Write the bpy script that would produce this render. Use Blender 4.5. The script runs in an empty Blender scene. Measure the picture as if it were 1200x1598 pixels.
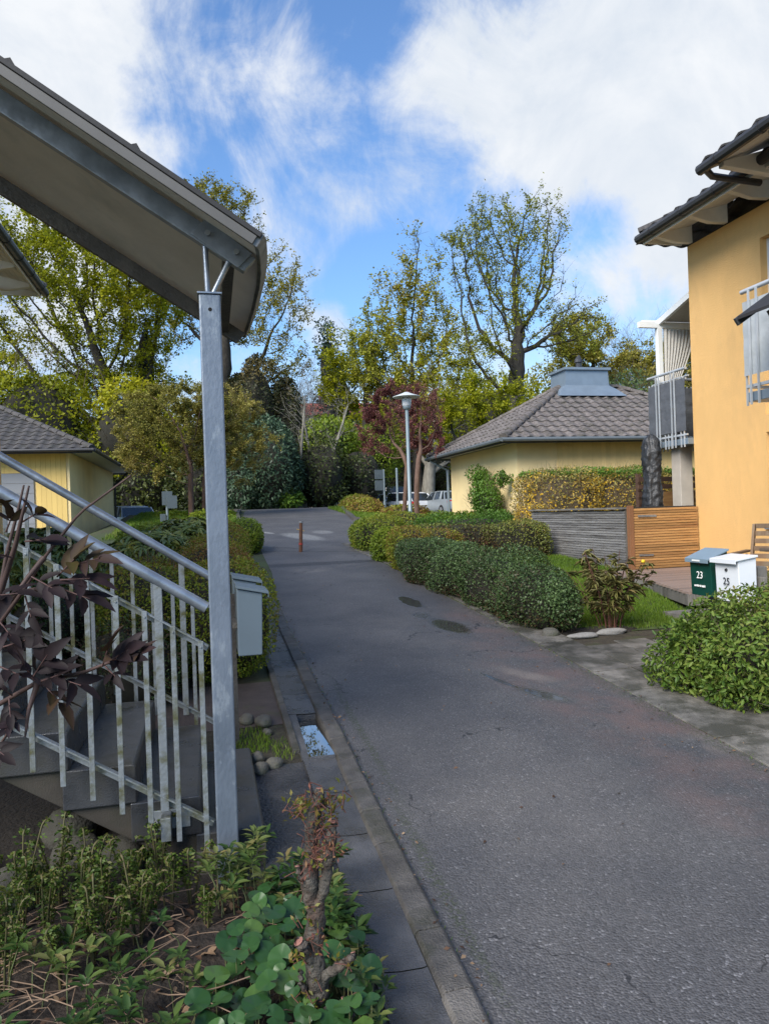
import bpy, bmesh, math, random
import numpy as np
from math import sin, cos, pi, radians
from mathutils import Vector, Matrix, noise as mnoise
C = bpy.context.scene.collection
SC = bpy.context.scene

# ------------------------------------------------------------------ camera
TH = radians(13.4); ROLL = radians(1.93); HC = 1.8; FPX = 1150.0
cd = bpy.data.cameras.new('camera'); cam = bpy.data.objects.new('camera', cd); C.objects.link(cam)
SC.camera = cam
cd.sensor_fit = 'VERTICAL'; cd.sensor_height = 36.0; cd.lens = 36.0*FPX/1598.0
cd.clip_start = 0.05; cd.clip_end = 5000
cam.rotation_mode = 'QUATERNION'
_r = Matrix.Rotation(-TH, 3, 'Z') @ Matrix.Rotation(radians(90), 3, 'X') @ Matrix.Rotation(-ROLL, 3, 'Z')
cam.rotation_quaternion = _r.to_quaternion(); cam.location = (0, 0, HC)

def ray(x, y):
    a = x-600.0; b = 799.0-y
    X = (a*cos(ROLL)+b*sin(ROLL))/FPX; Z = (-a*sin(ROLL)+b*cos(ROLL))/FPX
    return Vector((X*cos(TH)+sin(TH), -X*sin(TH)+cos(TH), Z))
def at(x, y, d):
    """world point seen at a photograph pixel, d metres in front of the lens"""
    r = ray(x, y)*d; r.z += HC
    return r

# ------------------------------------------------------------------ world, sun, exposure
SUN_EL, SUN_AZ = radians(38), radians(229)      # azimuth from +Y clockwise
w = bpy.data.worlds.new('World'); SC.world = w; w.use_nodes = True
nt = w.node_tree; nt.nodes.clear()
def N(t, k, **kw):
    n = t.nodes.new(k)
    for a, b in kw.items(): setattr(n, a, b)
    return n
def M2(t, op, a, b=None, c=None, clamp=False):
    n = t.nodes.new('ShaderNodeMath'); n.operation = op; n.use_clamp = clamp
    for i, v in enumerate((a, b, c)):
        if v is None: continue
        if isinstance(v, (int, float)): n.inputs[i].default_value = v
        else: t.links.new(v, n.inputs[i])
    return n.outputs[0]
def build_sky(t):
    L = t.links.new
    out = N(t, 'ShaderNodeOutputWorld'); bg = N(t, 'ShaderNodeBackground'); bg.inputs[1].default_value = 0.057
    sky = N(t, 'ShaderNodeTexSky'); sky.sky_type = 'NISHITA'; sky.sun_disc = False
    sky.sun_elevation = SUN_EL; sky.sun_rotation = SUN_AZ; sky.air_density = 1.3; sky.dust_density = 0.3; sky.ozone_density = 4.0
    tc = N(t, 'ShaderNodeTexCoord')
    nrm = N(t, 'ShaderNodeVectorMath', operation='NORMALIZE'); L(tc.outputs['Generated'], nrm.inputs[0])
    D = nrm.outputs[0]
    def nz(scale, detail, rough, dist, sc=(1, 1, 1), off=(0, 0, 0)):
        mp = N(t, 'ShaderNodeMapping'); mp.inputs['Scale'].default_value = sc; mp.inputs['Location'].default_value = off; L(D, mp.inputs[0])
        n = N(t, 'ShaderNodeTexNoise'); n.inputs['Scale'].default_value = scale; n.inputs['Detail'].default_value = detail
        n.inputs['Roughness'].default_value = rough; n.inputs['Distortion'].default_value = dist
        L(mp.outputs[0], n.inputs['Vector']); return n.outputs['Fac']
    def blob(px, py, r0, r1, wgt):
        c = ray(px, py).normalized()
        d = N(t, 'ShaderNodeVectorMath', operation='DISTANCE'); L(D, d.inputs[0]); d.inputs[1].default_value = c
        m = N(t, 'ShaderNodeMapRange', interpolation_type='SMOOTHSTEP'); L(d.outputs['Value'], m.inputs[0])
        m.inputs[1].default_value = r0/FPX; m.inputs[2].default_value = r1/FPX
        m.inputs[3].default_value = wgt; m.inputs[4].default_value = 0
        return m.outputs[0]
    blobs = [(20, 70, 40, 300, .85), (1020, 60, 120, 330, .80), (1190, 150, 80, 260, .4), (740, 190, 20, 190, .52), (660, 80, 10, 110, .30), (1000, 430, 30, 190, .55),
             (130, 240, 20, 190, .45), (510, 505, 5, 75, .6), (430, 150, 10, 150, .30), (540, 330, 10, 110, .25), (700, 660, 60, 220, .6), (860, 210, 20, 130, .35),
             (60, 520, 60, 330, .55), (-500, -100, 100, 600, .6), (1700, 0, 100, 600, .6), (400, 420, 30, 150, .30), (500, 60, 10, 120, .12),
             (600, 430, 10, 110, -.50), (270, 40, 10, 110, -.25), (590, 10, 10, 110, -.45), (690, 290, 5, 85, -.42), (935, 355, 5, 75, -.42), (820, 80, 5, 60, -.20), (350, 170, 5, 90, -.28), (590, 220, 5, 90, -.32), (330, 300, 5, 80, -.25), (520, 100, 5, 70, -.2), (560, 30, 5, 90, -.2), (950, 350, 5, 90, -.2)]
    acc = None
    for b in blobs:
        o = blob(*b); acc = o if acc is None else M2(t, 'ADD', acc, o)
    n1 = nz(5.2, 11, .64, .4); n2 = nz(11, 8, .66, 1.2, (1, 1, .40)); n3 = nz(1.1, 3, .5, 0, off=(3, 1, 0))
    s = M2(t, 'ADD', acc, M2(t, 'MULTIPLY', M2(t, 'SUBTRACT', n1, .5), 2.7))
    s = M2(t, 'ADD', s, M2(t, 'MULTIPLY', M2(t, 'SUBTRACT', n2, .5), .95))
    s = M2(t, 'ADD', s, M2(t, 'MULTIPLY', M2(t, 'SUBTRACT', n3, .5), .5))
    mk = N(t, 'ShaderNodeMapRange', interpolation_type='SMOOTHSTEP'); L(s, mk.inputs[0])
    mk.inputs[1].default_value = -.04; mk.inputs[2].default_value = .98
    # thin-to-thick cloud tone
    n4 = nz(5.0, 9, .62, .5, off=(7, 2, 5))
    sh = N(t, 'ShaderNodeMapRange'); L(n4, sh.inputs[0]); sh.inputs[1].default_value = .36; sh.inputs[2].default_value = .60
    cc = N(t, 'ShaderNodeMix', data_type='RGBA'); L(sh.outputs[0], cc.inputs[0])
    cc.inputs[6].default_value = CLOUD_LO; cc.inputs[7].default_value = CLOUD_HI
    tint = N(t, 'ShaderNodeMix', data_type='RGBA', blend_type='MULTIPLY'); tint.inputs[0].default_value = 1
    # unseen cloud glow around the veiled sun behind the camera, added to brighten surfaces
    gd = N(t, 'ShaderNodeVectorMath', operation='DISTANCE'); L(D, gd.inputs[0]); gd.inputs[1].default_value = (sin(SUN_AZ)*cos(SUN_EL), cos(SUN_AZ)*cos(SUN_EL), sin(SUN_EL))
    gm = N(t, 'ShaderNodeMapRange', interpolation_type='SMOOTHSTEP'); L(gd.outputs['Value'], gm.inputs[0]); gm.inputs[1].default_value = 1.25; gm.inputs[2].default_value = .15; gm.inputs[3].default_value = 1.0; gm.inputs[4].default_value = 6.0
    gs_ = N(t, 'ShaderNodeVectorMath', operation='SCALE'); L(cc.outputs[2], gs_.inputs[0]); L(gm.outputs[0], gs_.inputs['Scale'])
    L(sky.outputs[0], tint.inputs[6]); tint.inputs[7].default_value = SKY_TINT
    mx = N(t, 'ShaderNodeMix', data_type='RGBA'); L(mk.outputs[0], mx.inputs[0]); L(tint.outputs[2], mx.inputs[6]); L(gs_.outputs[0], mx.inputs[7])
    # below the horizon: dull ground-coloured air
    sp = N(t, 'ShaderNodeSeparateXYZ'); L(D, sp.inputs[0])
    lo = N(t, 'ShaderNodeMapRange'); L(sp.outputs[2], lo.inputs[0]); lo.inputs[1].default_value = -.06; lo.inputs[2].default_value = 0
    fin = N(t, 'ShaderNodeMix', data_type='RGBA'); L(lo.outputs[0], fin.inputs[0]); fin.inputs[6].default_value = (1.2, 1.2, 1.0, 1); L(mx.outputs[2], fin.inputs[7])
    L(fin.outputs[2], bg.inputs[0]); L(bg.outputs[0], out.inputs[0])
CLOUD_LO = (6.0, 6.55, 7.3, 1); CLOUD_HI = (7.5, 7.75, 8.1, 1); SKY_TINT = (1.2, 1.45, 1.75, 1)
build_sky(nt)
sd = bpy.data.lights.new('sun', 'SUN'); sd.energy = 2.7; sd.angle = radians(34); sd.color = (1, .94, .84)
so = bpy.data.objects.new('sun', sd); C.objects.link(so)
sdir = Vector((sin(SUN_AZ)*cos(SUN_EL), cos(SUN_AZ)*cos(SUN_EL), sin(SUN_EL)))
so.rotation_mode = 'QUATERNION'; so.rotation_quaternion = sdir.to_track_quat('Z', 'Y'); so.location = sdir*60
SC.view_settings.view_transform = 'Standard'; SC.view_settings.look = 'None'
SC.view_settings.exposure = 1.10; SC.view_settings.gamma = 1.0
SC.cycles.max_bounces = 6; SC.cycles.diffuse_bounces = 3; SC.cycles.glossy_bounces = 2; SC.cycles.transmission_bounces = 4; SC.cycles.transparent_max_bounces = 6

# ------------------------------------------------------------------ materials
MATS = {}
def mat(name, col, rough=.7, var=.15, scale=6.0, bump=0.0, bscale=60.0, metal=0.0, spec=.5, col2=None, rnd=0.0, aniso=(1, 1, 1), dirt=None, dscale=1.5, damt=(.5, .7), rvar=0.0):
    """principled material: noise-mixed base colour, optional second dirt colour, per-piece random tone, bump"""
    if name in MATS: return MATS[name]
    m = bpy.data.materials.new(name); m.use_nodes = True; t = m.node_tree; t.nodes.clear(); L = t.links.new
    o = N(t, 'ShaderNodeOutputMaterial'); p = N(t, 'ShaderNodeBsdfPrincipled'); L(p.outputs[0], o.inputs[0])
    tc = N(t, 'ShaderNodeTexCoord'); mp = N(t, 'ShaderNodeMapping'); mp.inputs['Scale'].default_value = aniso; L(tc.outputs['Object'], mp.inputs[0])
    nz = N(t, 'ShaderNodeTexNoise'); nz.inputs['Scale'].default_value = scale; nz.inputs['Detail'].default_value = 6; nz.inputs['Roughness'].default_value = .6
    L(mp.outputs[0], nz.inputs['Vector'])
    c1 = tuple(min(1, c*(1-var)) for c in col[:3])+(1,); c2 = (tuple(col2)+(1,)) if col2 else tuple(min(1, c*(1+var)) for c in col[:3])+(1,)
    r = N(t, 'ShaderNodeMapRange'); r.inputs[1].default_value = .3; r.inputs[2].default_value = .7; L(nz.outputs['Fac'], r.inputs[0])
    mx = N(t, 'ShaderNodeMix', data_type='RGBA'); L(r.outputs[0], mx.inputs[0]); mx.inputs[6].default_value = c1; mx.inputs[7].default_value = c2
    outc = mx.outputs[2]
    if dirt:
        dn = N(t, 'ShaderNodeTexNoise'); dn.inputs['Scale'].default_value = dscale; dn.inputs['Detail'].default_value = 8; dn.inputs['Roughness'].default_value = .65
        L(mp.outputs[0], dn.inputs['Vector'])
        dr = N(t, 'ShaderNodeMapRange'); dr.inputs[1].default_value = damt[0]; dr.inputs[2].default_value = damt[1]; L(dn.outputs['Fac'], dr.inputs[0])
        m3 = N(t, 'ShaderNodeMix', data_type='RGBA'); L(dr.outputs[0], m3.inputs[0]); L(outc, m3.inputs[6]); m3.inputs[7].default_value = tuple(dirt)+(1,)
        outc = m3.outputs[2]
    if rnd:
        at_ = N(t, 'ShaderNodeAttribute', attribute_name='rnd')
        v = M2(t, 'ADD', M2(t, 'MULTIPLY', at_.outputs['Fac'], 2*rnd), 1-rnd)
        m4 = N(t, 'ShaderNodeVectorMath', operation='SCALE'); L(outc, m4.inputs[0]); L(v, m4.inputs['Scale']); outc = m4.outputs[0]
    L(outc, p.inputs['Base Color'])
    p.inputs['Roughness'].default_value = rough; p.inputs['Metallic'].default_value = metal; p.inputs['Specular IOR Level'].default_value = spec
    if rvar:
        L(M2(t, 'ADD', M2(t, 'MULTIPLY', r.outputs[0], rvar), rough-rvar/2), p.inputs['Roughness'])
    if bump:
        bn = N(t, 'ShaderNodeTexNoise'); bn.inputs['Scale'].default_value = bscale; bn.inputs['Detail'].default_value = 5; L(mp.outputs[0], bn.inputs['Vector'])
        b = N(t, 'ShaderNodeBump'); b.inputs['Strength'].default_value = bump; b.inputs['Distance'].default_value = .02; L(bn.outputs['Fac'], b.inputs['Height']); L(b.outputs[0], p.inputs['Normal'])
    MATS[name] = m; return m
def leafmat(name, cols, rough=.5, trans=.3, spec=.3):
    """leaf colours picked per leaf from a ramp by the leaf's own random number"""
    if name in MATS: return MATS[name]
    m = bpy.data.materials.new(name); m.use_nodes = True; t = m.node_tree; t.nodes.clear(); L = t.links.new
    o = N(t, 'ShaderNodeOutputMaterial'); p = N(t, 'ShaderNodeBsdfPrincipled')
    a = N(t, 'ShaderNodeAttribute', attribute_name='rnd'); cr = N(t, 'ShaderNodeValToRGB'); L(a.outputs['Fac'], cr.inputs[0])
    e = cr.color_ramp.elements
    while len(e) < len(cols): e.new(.5)
    for i, c in enumerate(cols): e[i].position = i/(len(cols)-1); e[i].color = tuple(c)+(1,)
    L(cr.outputs[0], p.inputs['Base Color']); p.inputs['Roughness'].default_value = rough; p.inputs['Specular IOR Level'].default_value = spec
    if trans:
        tr = N(t, 'ShaderNodeBsdfTranslucent'); L(cr.outputs[0], tr.inputs[0]); mx = N(t, 'ShaderNodeMixShader'); mx.inputs[0].default_value = trans
        L(p.outputs[0], mx.inputs[1]); L(tr.outputs[0], mx.inputs[2]); L(mx.outputs[0], o.inputs[0])
    else: L(p.outputs[0], o.inputs[0])
    MATS[name] = m; return m
def glassmat(name, col=(.03, .04, .05), rough=.06):
    m = mat(name, col, rough, .1, 3, spec=.9); return m

# ------------------------------------------------------------------ objects
def tag(o, label=None, cat=None, group=None, kind=None):
    if label: o['label'] = label
    if cat: o['category'] = cat
    if group: o['group'] = group
    if kind: o['kind'] = kind
    return o
def thing(name, label, cat, loc=(0, 0, 0), rz=0, group=None):
    o = bpy.data.objects.new(name, None); C.objects.link(o); o.location = loc; o.rotation_euler = (0, 0, rz); o.empty_display_size = .2
    return tag(o, label, cat, group)
def raw(name, V, F4, mats, parent=None, rnd=None, smooth=False, local=False, loc=None):
    """V (n,3) array, F4 list/array of faces -> one mesh object. World coordinates unless local."""
    V = np.asarray(V, dtype=np.float64).reshape(-1, 3).copy()
    me = bpy.data.meshes.new(name)
    o = bpy.data.objects.new(name, me); C.objects.link(o)
    if parent is not None:
        o.parent = parent
        if not local:
            q = parent; off = Vector((0, 0, 0))
            while q is not None: off += q.location; q = q.parent
            V -= np.array(off)
    elif loc is not None:
        V -= np.array(loc); o.location = loc
    if isinstance(F4, np.ndarray):
        k = F4.shape[1]; nf = len(F4)
        me.vertices.add(len(V)); me.vertices.foreach_set('co', V.ravel())
        me.loops.add(nf*k); me.loops.foreach_set('vertex_index', F4.astype(np.int32).ravel())
        me.polygons.add(nf); me.polygons.foreach_set('loop_start', np.arange(0, nf*k, k, dtype=np.int32))
        try: me.polygons.foreach_set('loop_total', np.full(nf, k, dtype=np.int32))
        except Exception: pass
        me.update(calc_edges=True)
    else:
        me.from_pydata([tuple(v) for v in V], [], [tuple(f) for f in F4]); me.update()
    me.validate(verbose=False)
    if rnd is not None and len(me.vertices) == len(rnd):
        at_ = me.attributes.new('rnd', 'FLOAT', 'POINT'); at_.data.foreach_set('value', np.asarray(rnd, dtype=np.float32))
    if smooth: me.polygons.foreach_set('use_smooth', np.ones(len(me.polygons), dtype=bool))
    if mats: me.materials.append(mats)
    return o
class MB:
    """collects boxes, bars, tubes and prisms into one mesh"""
    def __init__(s): s.v = []; s.f = []; s.r = []
    def add(s, vs, fs, r=None):
        b = len(s.v); r = random.random() if r is None else r
        s.v += [tuple(v) for v in vs]; s.f += [tuple(i+b for i in f) for f in fs]; s.r += [r]*len(vs); return s
    def box(s, c, d, rz=0, r=None):
        x, y, z = d[0]/2, d[1]/2, d[2]/2; vs = []
        for k in (-z, z):
            for a, b in ((-x, -y), (x, -y), (x, y), (-x, y)):
                vs.append((c[0]+a*cos(rz)-b*sin(rz), c[1]+a*sin(rz)+b*cos(rz), c[2]+k))
        return s.add(vs, [(3, 2, 1, 0), (4, 5, 6, 7), (0, 1, 5, 4), (1, 2, 6, 5), (2, 3, 7, 6), (3, 0, 4, 7)], r)
    def b2(s, lo, hi, r=None):
        return s.box([(a+b)/2 for a, b in zip(lo, hi)], [abs(b-a) for a, b in zip(lo, hi)], 0, r)
    def bar(s, p, q, w, h, up=(0, 0, 1), r=None):
        p = Vector(p); q = Vector(q); d = (q-p).normalized(); u = Vector(up)
        if abs(d.dot(u)) > .98: u = Vector((0, 1, 0))
        a = d.cross(u).normalized()*w/2; b = a.cross(d).normalized()*h/2
        vs = [p-a-b, p+a-b, p+a+b, p-a+b, q-a-b, q+a-b, q+a+b, q-a+b]
        return s.add(vs, [(0, 1, 2, 3), (7, 6, 5, 4), (0, 4, 5, 1), (1, 5, 6, 2), (2, 6, 7, 3), (3, 7, 4, 0)], r)
    def tube(s, pts, rad, n=8, r=None, cap=True):
        pts = [Vector(p) for p in pts]; m = len(pts)
        if isinstance(rad, (int, float)): rad = [rad]*m
        vs = []; pu = None
        for i in range(m):
            d = (pts[min(i+1, m-1)]-pts[max(i-1, 0)]).normalized()
            u = pu if pu is not None else (Vector((0, 0, 1)) if abs(d.z) < .9 else Vector((1, 0, 0)))
            a = d.cross(u)
            if a.length < 1e-5: a = d.cross(Vector((0, 1, 0)))
            a.normalize(); b = a.cross(d).normalized(); pu = b
            for k in range(n):
                t = 2*pi*k/n; vs.append(pts[i]+(a*cos(t)+b*sin(t))*rad[i])
        fs = [(i*n+k, i*n+(k+1) % n, (i+1)*n+(k+1) % n, (i+1)*n+k) for i in range(m-1) for k in range(n)]
        if cap: fs += [tuple(range(n-1, -1, -1)), tuple(range((m-1)*n, m*n))]
        return s.add(vs, fs, r)
    def prism(s, poly, vec, r=None):
        n = len(poly); v = Vector(vec); vs = [Vector(p) for p in poly]+[Vector(p)+v for p in poly]
        return s.add(vs, [tuple(range(n-1, -1, -1)), tuple(range(n, 2*n))]+[(i, (i+1) % n, n+(i+1) % n, n+i) for i in range(n)], r)
    def lathe(s, prof, c=(0, 0, 0), n=24, r=None):
        vs = [(c[0]+p[0]*cos(2*pi*k/n), c[1]+p[0]*sin(2*pi*k/n), c[2]+p[1]) for p in prof for k in range(n)]
        return s.add(vs, [(i*n+k, i*n+(k+1) % n, (i+1)*n+(k+1) % n, (i+1)*n+k) for i in range(len(prof)-1) for k in range(n)], r)
    def rock(s, c, d, seed=0, n=10, r=None):
        m = n*2; rg = random.Random(seed); ph = [rg.uniform(0, 6) for _ in range(6)]; vs = []
        for i in range(n+1):
            a = pi*i/n
            for k in range(m):
                b = 2*pi*k/m; x, y, z = sin(a)*cos(b), sin(a)*sin(b), cos(a)
                q = 1+.10*sin(3*x+ph[0])*cos(2.5*y+ph[1])+.06*sin(5*z+ph[2]+2*x)+.03*sin(9*y+ph[3]+5*x)
                vs.append((c[0]+x*d[0]*q, c[1]+y*d[1]*q, c[2]+z*d[2]*q))
        return s.add(vs, [(i*m+k, (i+1)*m+k, (i+1)*m+(k+1) % m, i*m+(k+1) % m) for i in range(n) for k in range(m)], r)
    def build(s, name, m, parent=None, smooth=False, bevel=0, local=False, loc=None, fixn=True, auto=0):
        o = raw(name, s.v, s.f, m, parent, s.r, smooth, local, loc)
        if fixn or bevel:
            b = bmesh.new(); b.from_mesh(o.data); bmesh.ops.recalc_face_normals(b, faces=b.faces)
            if bevel:
                es = [e for e in b.edges if len(e.link_faces) == 2 and e.calc_face_angle(0) > radians(40)]
                bmesh.ops.bevel(b, geom=es, offset=bevel, offset_type='OFFSET', segments=2, profile=.5, affect='EDGES', clamp_overlap=True)
            b.to_mesh(o.data); b.free()
        if auto:
            for f in o.data.polygons: f.use_smooth = True
            for e in o.data.edges: pass
            o.data.set_sharp_from_angle(angle=radians(auto))
        return o
def copy_tree(o, parent=None):
    c = o.copy(); C.objects.link(c); c.parent = parent
    for ch in [x for x in bpy.data.objects if x.parent == o]: copy_tree(ch, c)
    return c
def text_mesh(s, size, mt, parent, M, name='number', ext=.001):
    cu = bpy.data.curves.new(name, 'FONT'); cu.body = s; cu.size = size; cu.align_x = 'CENTER'; cu.align_y = 'CENTER'; cu.extrude = ext; cu.resolution_u = 4
    tmp = bpy.data.objects.new(name, cu); me = bpy.data.meshes.new_from_object(tmp); bpy.data.objects.remove(tmp)
    o = bpy.data.objects.new(name, me); C.objects.link(o); me.materials.clear(); me.materials.append(mt)
    o.parent = parent; o.matrix_local = M; return o

# ------------------------------------------------------------------ leaves and wood
rs = np.random.RandomState(7)
def unit(a): return a/np.maximum(np.linalg.norm(a, axis=1, keepdims=True), 1e-9)
def leaves(name, P, Nn, size, m, parent, aspect=.5, six=False, rnd=None, dirs=None, fold=.12, droop=0.0, svar=.35):
    """one leaf per point of P; normals Nn, optional growth directions"""
    n = len(P)
    if n == 0: return None
    Nn = unit(Nn+1e-6)
    t = rs.normal(size=(n, 3)) if dirs is None else dirs
    t = t-Nn*(t*Nn).sum(1, keepdims=True); t = unit(t)
    b = np.cross(Nn, t); s = (np.asarray(size)*np.ones(n)*(1+svar*rs.uniform(-1, 1, n)))[:, None]
    w_ = s*aspect
    if six:
        V = np.stack([P, P+t*s*.28+b*w_*.42+Nn*s*fold, P+t*s*.62+b*w_*.40+Nn*s*fold, P+t*s-Nn*s*droop, P+t*s*.62-b*w_*.40+Nn*s*fold, P+t*s*.28-b*w_*.42+Nn*s*fold], 1)
        idx = np.arange(n)[:, None]*6
        F_ = np.concatenate([idx+np.array([[0, 1, 2, 3]]), idx+np.array([[0, 3, 4, 5]])], 0); k = 6
    else:
        V = np.stack([P, P+t*s*.5+b*w_*.5+Nn*s*fold, P+t*s, P+t*s*.5-b*w_*.5+Nn*s*fold], 1)
        F_ = np.arange(n*4).reshape(n, 4); k = 4
    r = rs.uniform(0, 1, n) if rnd is None else np.clip(rnd, 0, 1)
    return raw(name, V.reshape(-1, 3), F_, m, parent, np.repeat(r, k))
def wood(name, brs, m, parent, sides=(7, 6, 4, 3, 3)):
    VV = []; FF = []; base = 0
    for pts, rad, lvl in brs:
        n = sides[min(lvl, len(sides)-1)]; m_ = len(pts)
        d = np.gradient(pts, axis=0); d = unit(d)
        ref = np.array([0, 0, 1.]) if abs(d[0][2]) < .8 else np.array([1., 0, 0])
        a = unit(np.cross(d, ref)); b = np.cross(a, d)
        ang = np.arange(n)*2*pi/n
        ring = pts[:, None, :]+rad[:, None, None]*(a[:, None, :]*np.cos(ang)[None, :, None]+b[:, None, :]*np.sin(ang)[None, :, None])
        VV.append(ring.reshape(-1, 3))
        i = np.arange(m_-1)[:, None]*n; k = np.arange(n)[None, :]
        F_ = np.stack([i+k, i+(k+1) % n, i+n+(k+1) % n, i+n+k], -1).reshape(-1, 4)+base
        FF.append(F_); base += m_*n
    return raw(name, np.concatenate(VV), np.concatenate(FF), m, parent, rnd=np.zeros(base), smooth=True)
def grow(seed, base, H, r0, spec, lean=(0, 0, 1)):
    """recursive limbs. spec = list per level of dict(n, len, ang, t0, wob, up, seg)"""
    rg = np.random.RandomState(seed); out = []
    def br(p, d, L_, r, lvl):
        sp = spec[lvl]; ns = max(3, int(L_/sp['seg'])); pts = [p]; dd = d/np.linalg.norm(d); st = L_/ns
        for i in range(ns):
            dd = dd+rg.normal(size=3)*sp['wob']+np.array([0, 0, sp['up']]); dd = dd/np.linalg.norm(dd); pts.append(pts[-1]+dd*st)
        pts = np.array(pts); tt = np.linspace(0, 1, ns+1); rad = r*(1-(1-sp.get('tip', .3))*tt)
        if lvl == 0: rad[0] *= 1.35; 
        out.append((pts, rad, lvl))
        if lvl+1 >= len(spec): return
        nx = spec[lvl+1]; nc = max(1, int(round(nx['n']*(1 if lvl == 0 else (L_/(H*sp['len']))**.5 if sp['len'] else 1)))); a0 = rg.uniform(0, 6.28)
        for k in range(nc):
            t = nx['t0']+(1-nx['t0'])*((k+rg.uniform(.1, .9))/nc); f = t*ns; i = min(int(f), ns-1); q = pts[i]+(pts[i+1]-pts[i])*(f-i)
            ax = pts[i+1]-pts[i]; ax = ax/np.linalg.norm(ax); az = a0+k*2.4+rg.uniform(-.5, .5)
            u = np.cross(ax, [0, 0, 1.] if abs(ax[2]) < .9 else [1., 0, 0]); u /= np.linalg.norm(u); v = np.cross(ax, u)
            an = radians(nx['ang'])*(1-nx.get('angt', .3)*t)*rg.uniform(.75, 1.25)
            cdv = ax*cos(an)+(u*cos(az)+v*sin(az))*sin(an)
            ln = H*nx['len']*nx.get('shape', lambda x: 1)(t)*rg.uniform(.7, 1.2)*(L_/(H*sp['len']) if lvl > 0 else 1)**.6
            rr = min(r*(1-(1-sp.get('tip', .3))*t)*nx.get('rr', .6), r)*rg.uniform(.8, 1.0)
            br(q, cdv, ln, max(rr, .008), lvl+1)
    br(np.array(base, float), np.array(lean, float), H*spec[0]['len'], r0, 0)
    return out
def colonise(seed, base, blobs, zc, ntr, D, lean=0.0, wob=.10, up=.10):
    """space-colonisation tree: a trunk to height zc, limbs growing into the crown blobs (cx,cy,cz,rx,ry,rz)"""
    rg = np.random.RandomState(seed); A = []; vol = np.array([b[3]*b[4]*b[5] for b in blobs])**.8
    for b, m in zip(blobs, (ntr*vol/vol.sum()).astype(int)):
        d = rg.normal(size=(m, 3)); d /= np.linalg.norm(d, axis=1, keepdims=True); A.append(np.array(b[:3])+d*np.array(b[3:6])*(rg.uniform(0, 1, (m, 1))**.42))
    A = np.concatenate(A); P = [np.array(base, float)]; par = [-1]; d = np.array([lean, 0, 1.]); 
    while P[-1][2] < zc: d = d+rg.normal(size=3)*.06; d[2] = abs(d[2])+.2; d /= np.linalg.norm(d); par.append(len(P)-1); P.append(P[-1]+d*D)
    P = np.array(P); par = list(par); near = np.zeros(len(A), int); dist = np.full(len(A), 1e9); lo = 0; nch = np.zeros(len(P), int)
    for it in range(160):
        new = P[lo:]
        if len(A) == 0 or len(new) == 0: break
        dd = np.linalg.norm(A[:, None, :]-new[None, :, :], axis=2); j = dd.argmin(1); m = dd[np.arange(len(A)), j]; up_ = m < dist; near[up_] = j[up_]+lo; dist[up_] = m[up_]
        keep = dist > 1.7*D; A = A[keep]; near = near[keep]; dist = dist[keep]
        if len(A) == 0: break
        v = unit(A-P[near]); S = np.zeros((len(P), 3)); np.add.at(S, near, v); act = np.unique(near); act = act[nch[act] < 3]
        if len(act) == 0: break
        dn = unit(unit(S[act])+rg.normal(size=(len(act), 3))*wob+np.array([0, 0, up])); nch[act] += 1
        lo = len(P); P = np.concatenate([P, P[act]+dn*D]); par += list(act); nch = np.concatenate([nch, np.zeros(len(act), int)])
    par = np.array(par); n = len(P); kids = [[] for _ in range(n)]
    for i in range(1, n): kids[par[i]].append(i)
    return P, par, kids
def pipe(P, kids, r0, rt, e=2.3):
    n = len(P); R = np.zeros(n)
    for i in range(n-1, -1, -1): R[i] = (sum(R[k]**e for k in kids[i]))**(1/e) if kids[i] else 1.0
    g = math.log(r0/rt)/math.log(R[0]) if R[0] > 1 else 1; return rt*R**g
def chains(P, kids, R):
    out = []; st = [(0, None)]
    while st:
        i, pr = st.pop(); c = [i] if pr is None else [pr, i]
        while kids[i]:
            ks = sorted(kids[i], key=lambda k: -R[k]); 
            for k in ks[1:]: st.append((k, i))
            i = ks[0]; c.append(i)
        r = R[c].copy()
        if pr is not None: r[0] = r[1]
        r[-1] *= .5; lv = 0 if r[0] > .12 else 1 if r[0] > .05 else 2 if r[0] > .02 else 3
        out.append((P[c], r, lv))
    return out
def twig_leaves(brs, lv, per, jit, rg, up=.5):
    P = []; cl = 0
    for pts, rad, l in brs:
        if l == lv: cl = rg.choice([.15, .6, 1.3, 2.0])
        if l < lv: continue
        n = rg.poisson(per*cl)
        if n <= 0: continue
        t = rg.uniform(.15, 1, n)*(len(pts)-1); i = np.minimum(t.astype(int), len(pts)-2); f = (t-i)[:, None]
        P.append(pts[i]*(1-f)+pts[i+1]*f+rg.normal(size=(n, 3))*jit)
    P = np.concatenate(P); Nn = rg.normal(size=P.shape); Nn[:, 2] = np.abs(Nn[:, 2])+up
    return P, Nn
def lump(P, seed, f=1.0, n=6):
    rg = np.random.RandomState(seed); o = np.zeros(len(P))
    for _ in range(n): k = rg.normal(size=3)*f; o += np.sin(P@k+rg.uniform(0, 6.3))
    return o/n**.5
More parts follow.
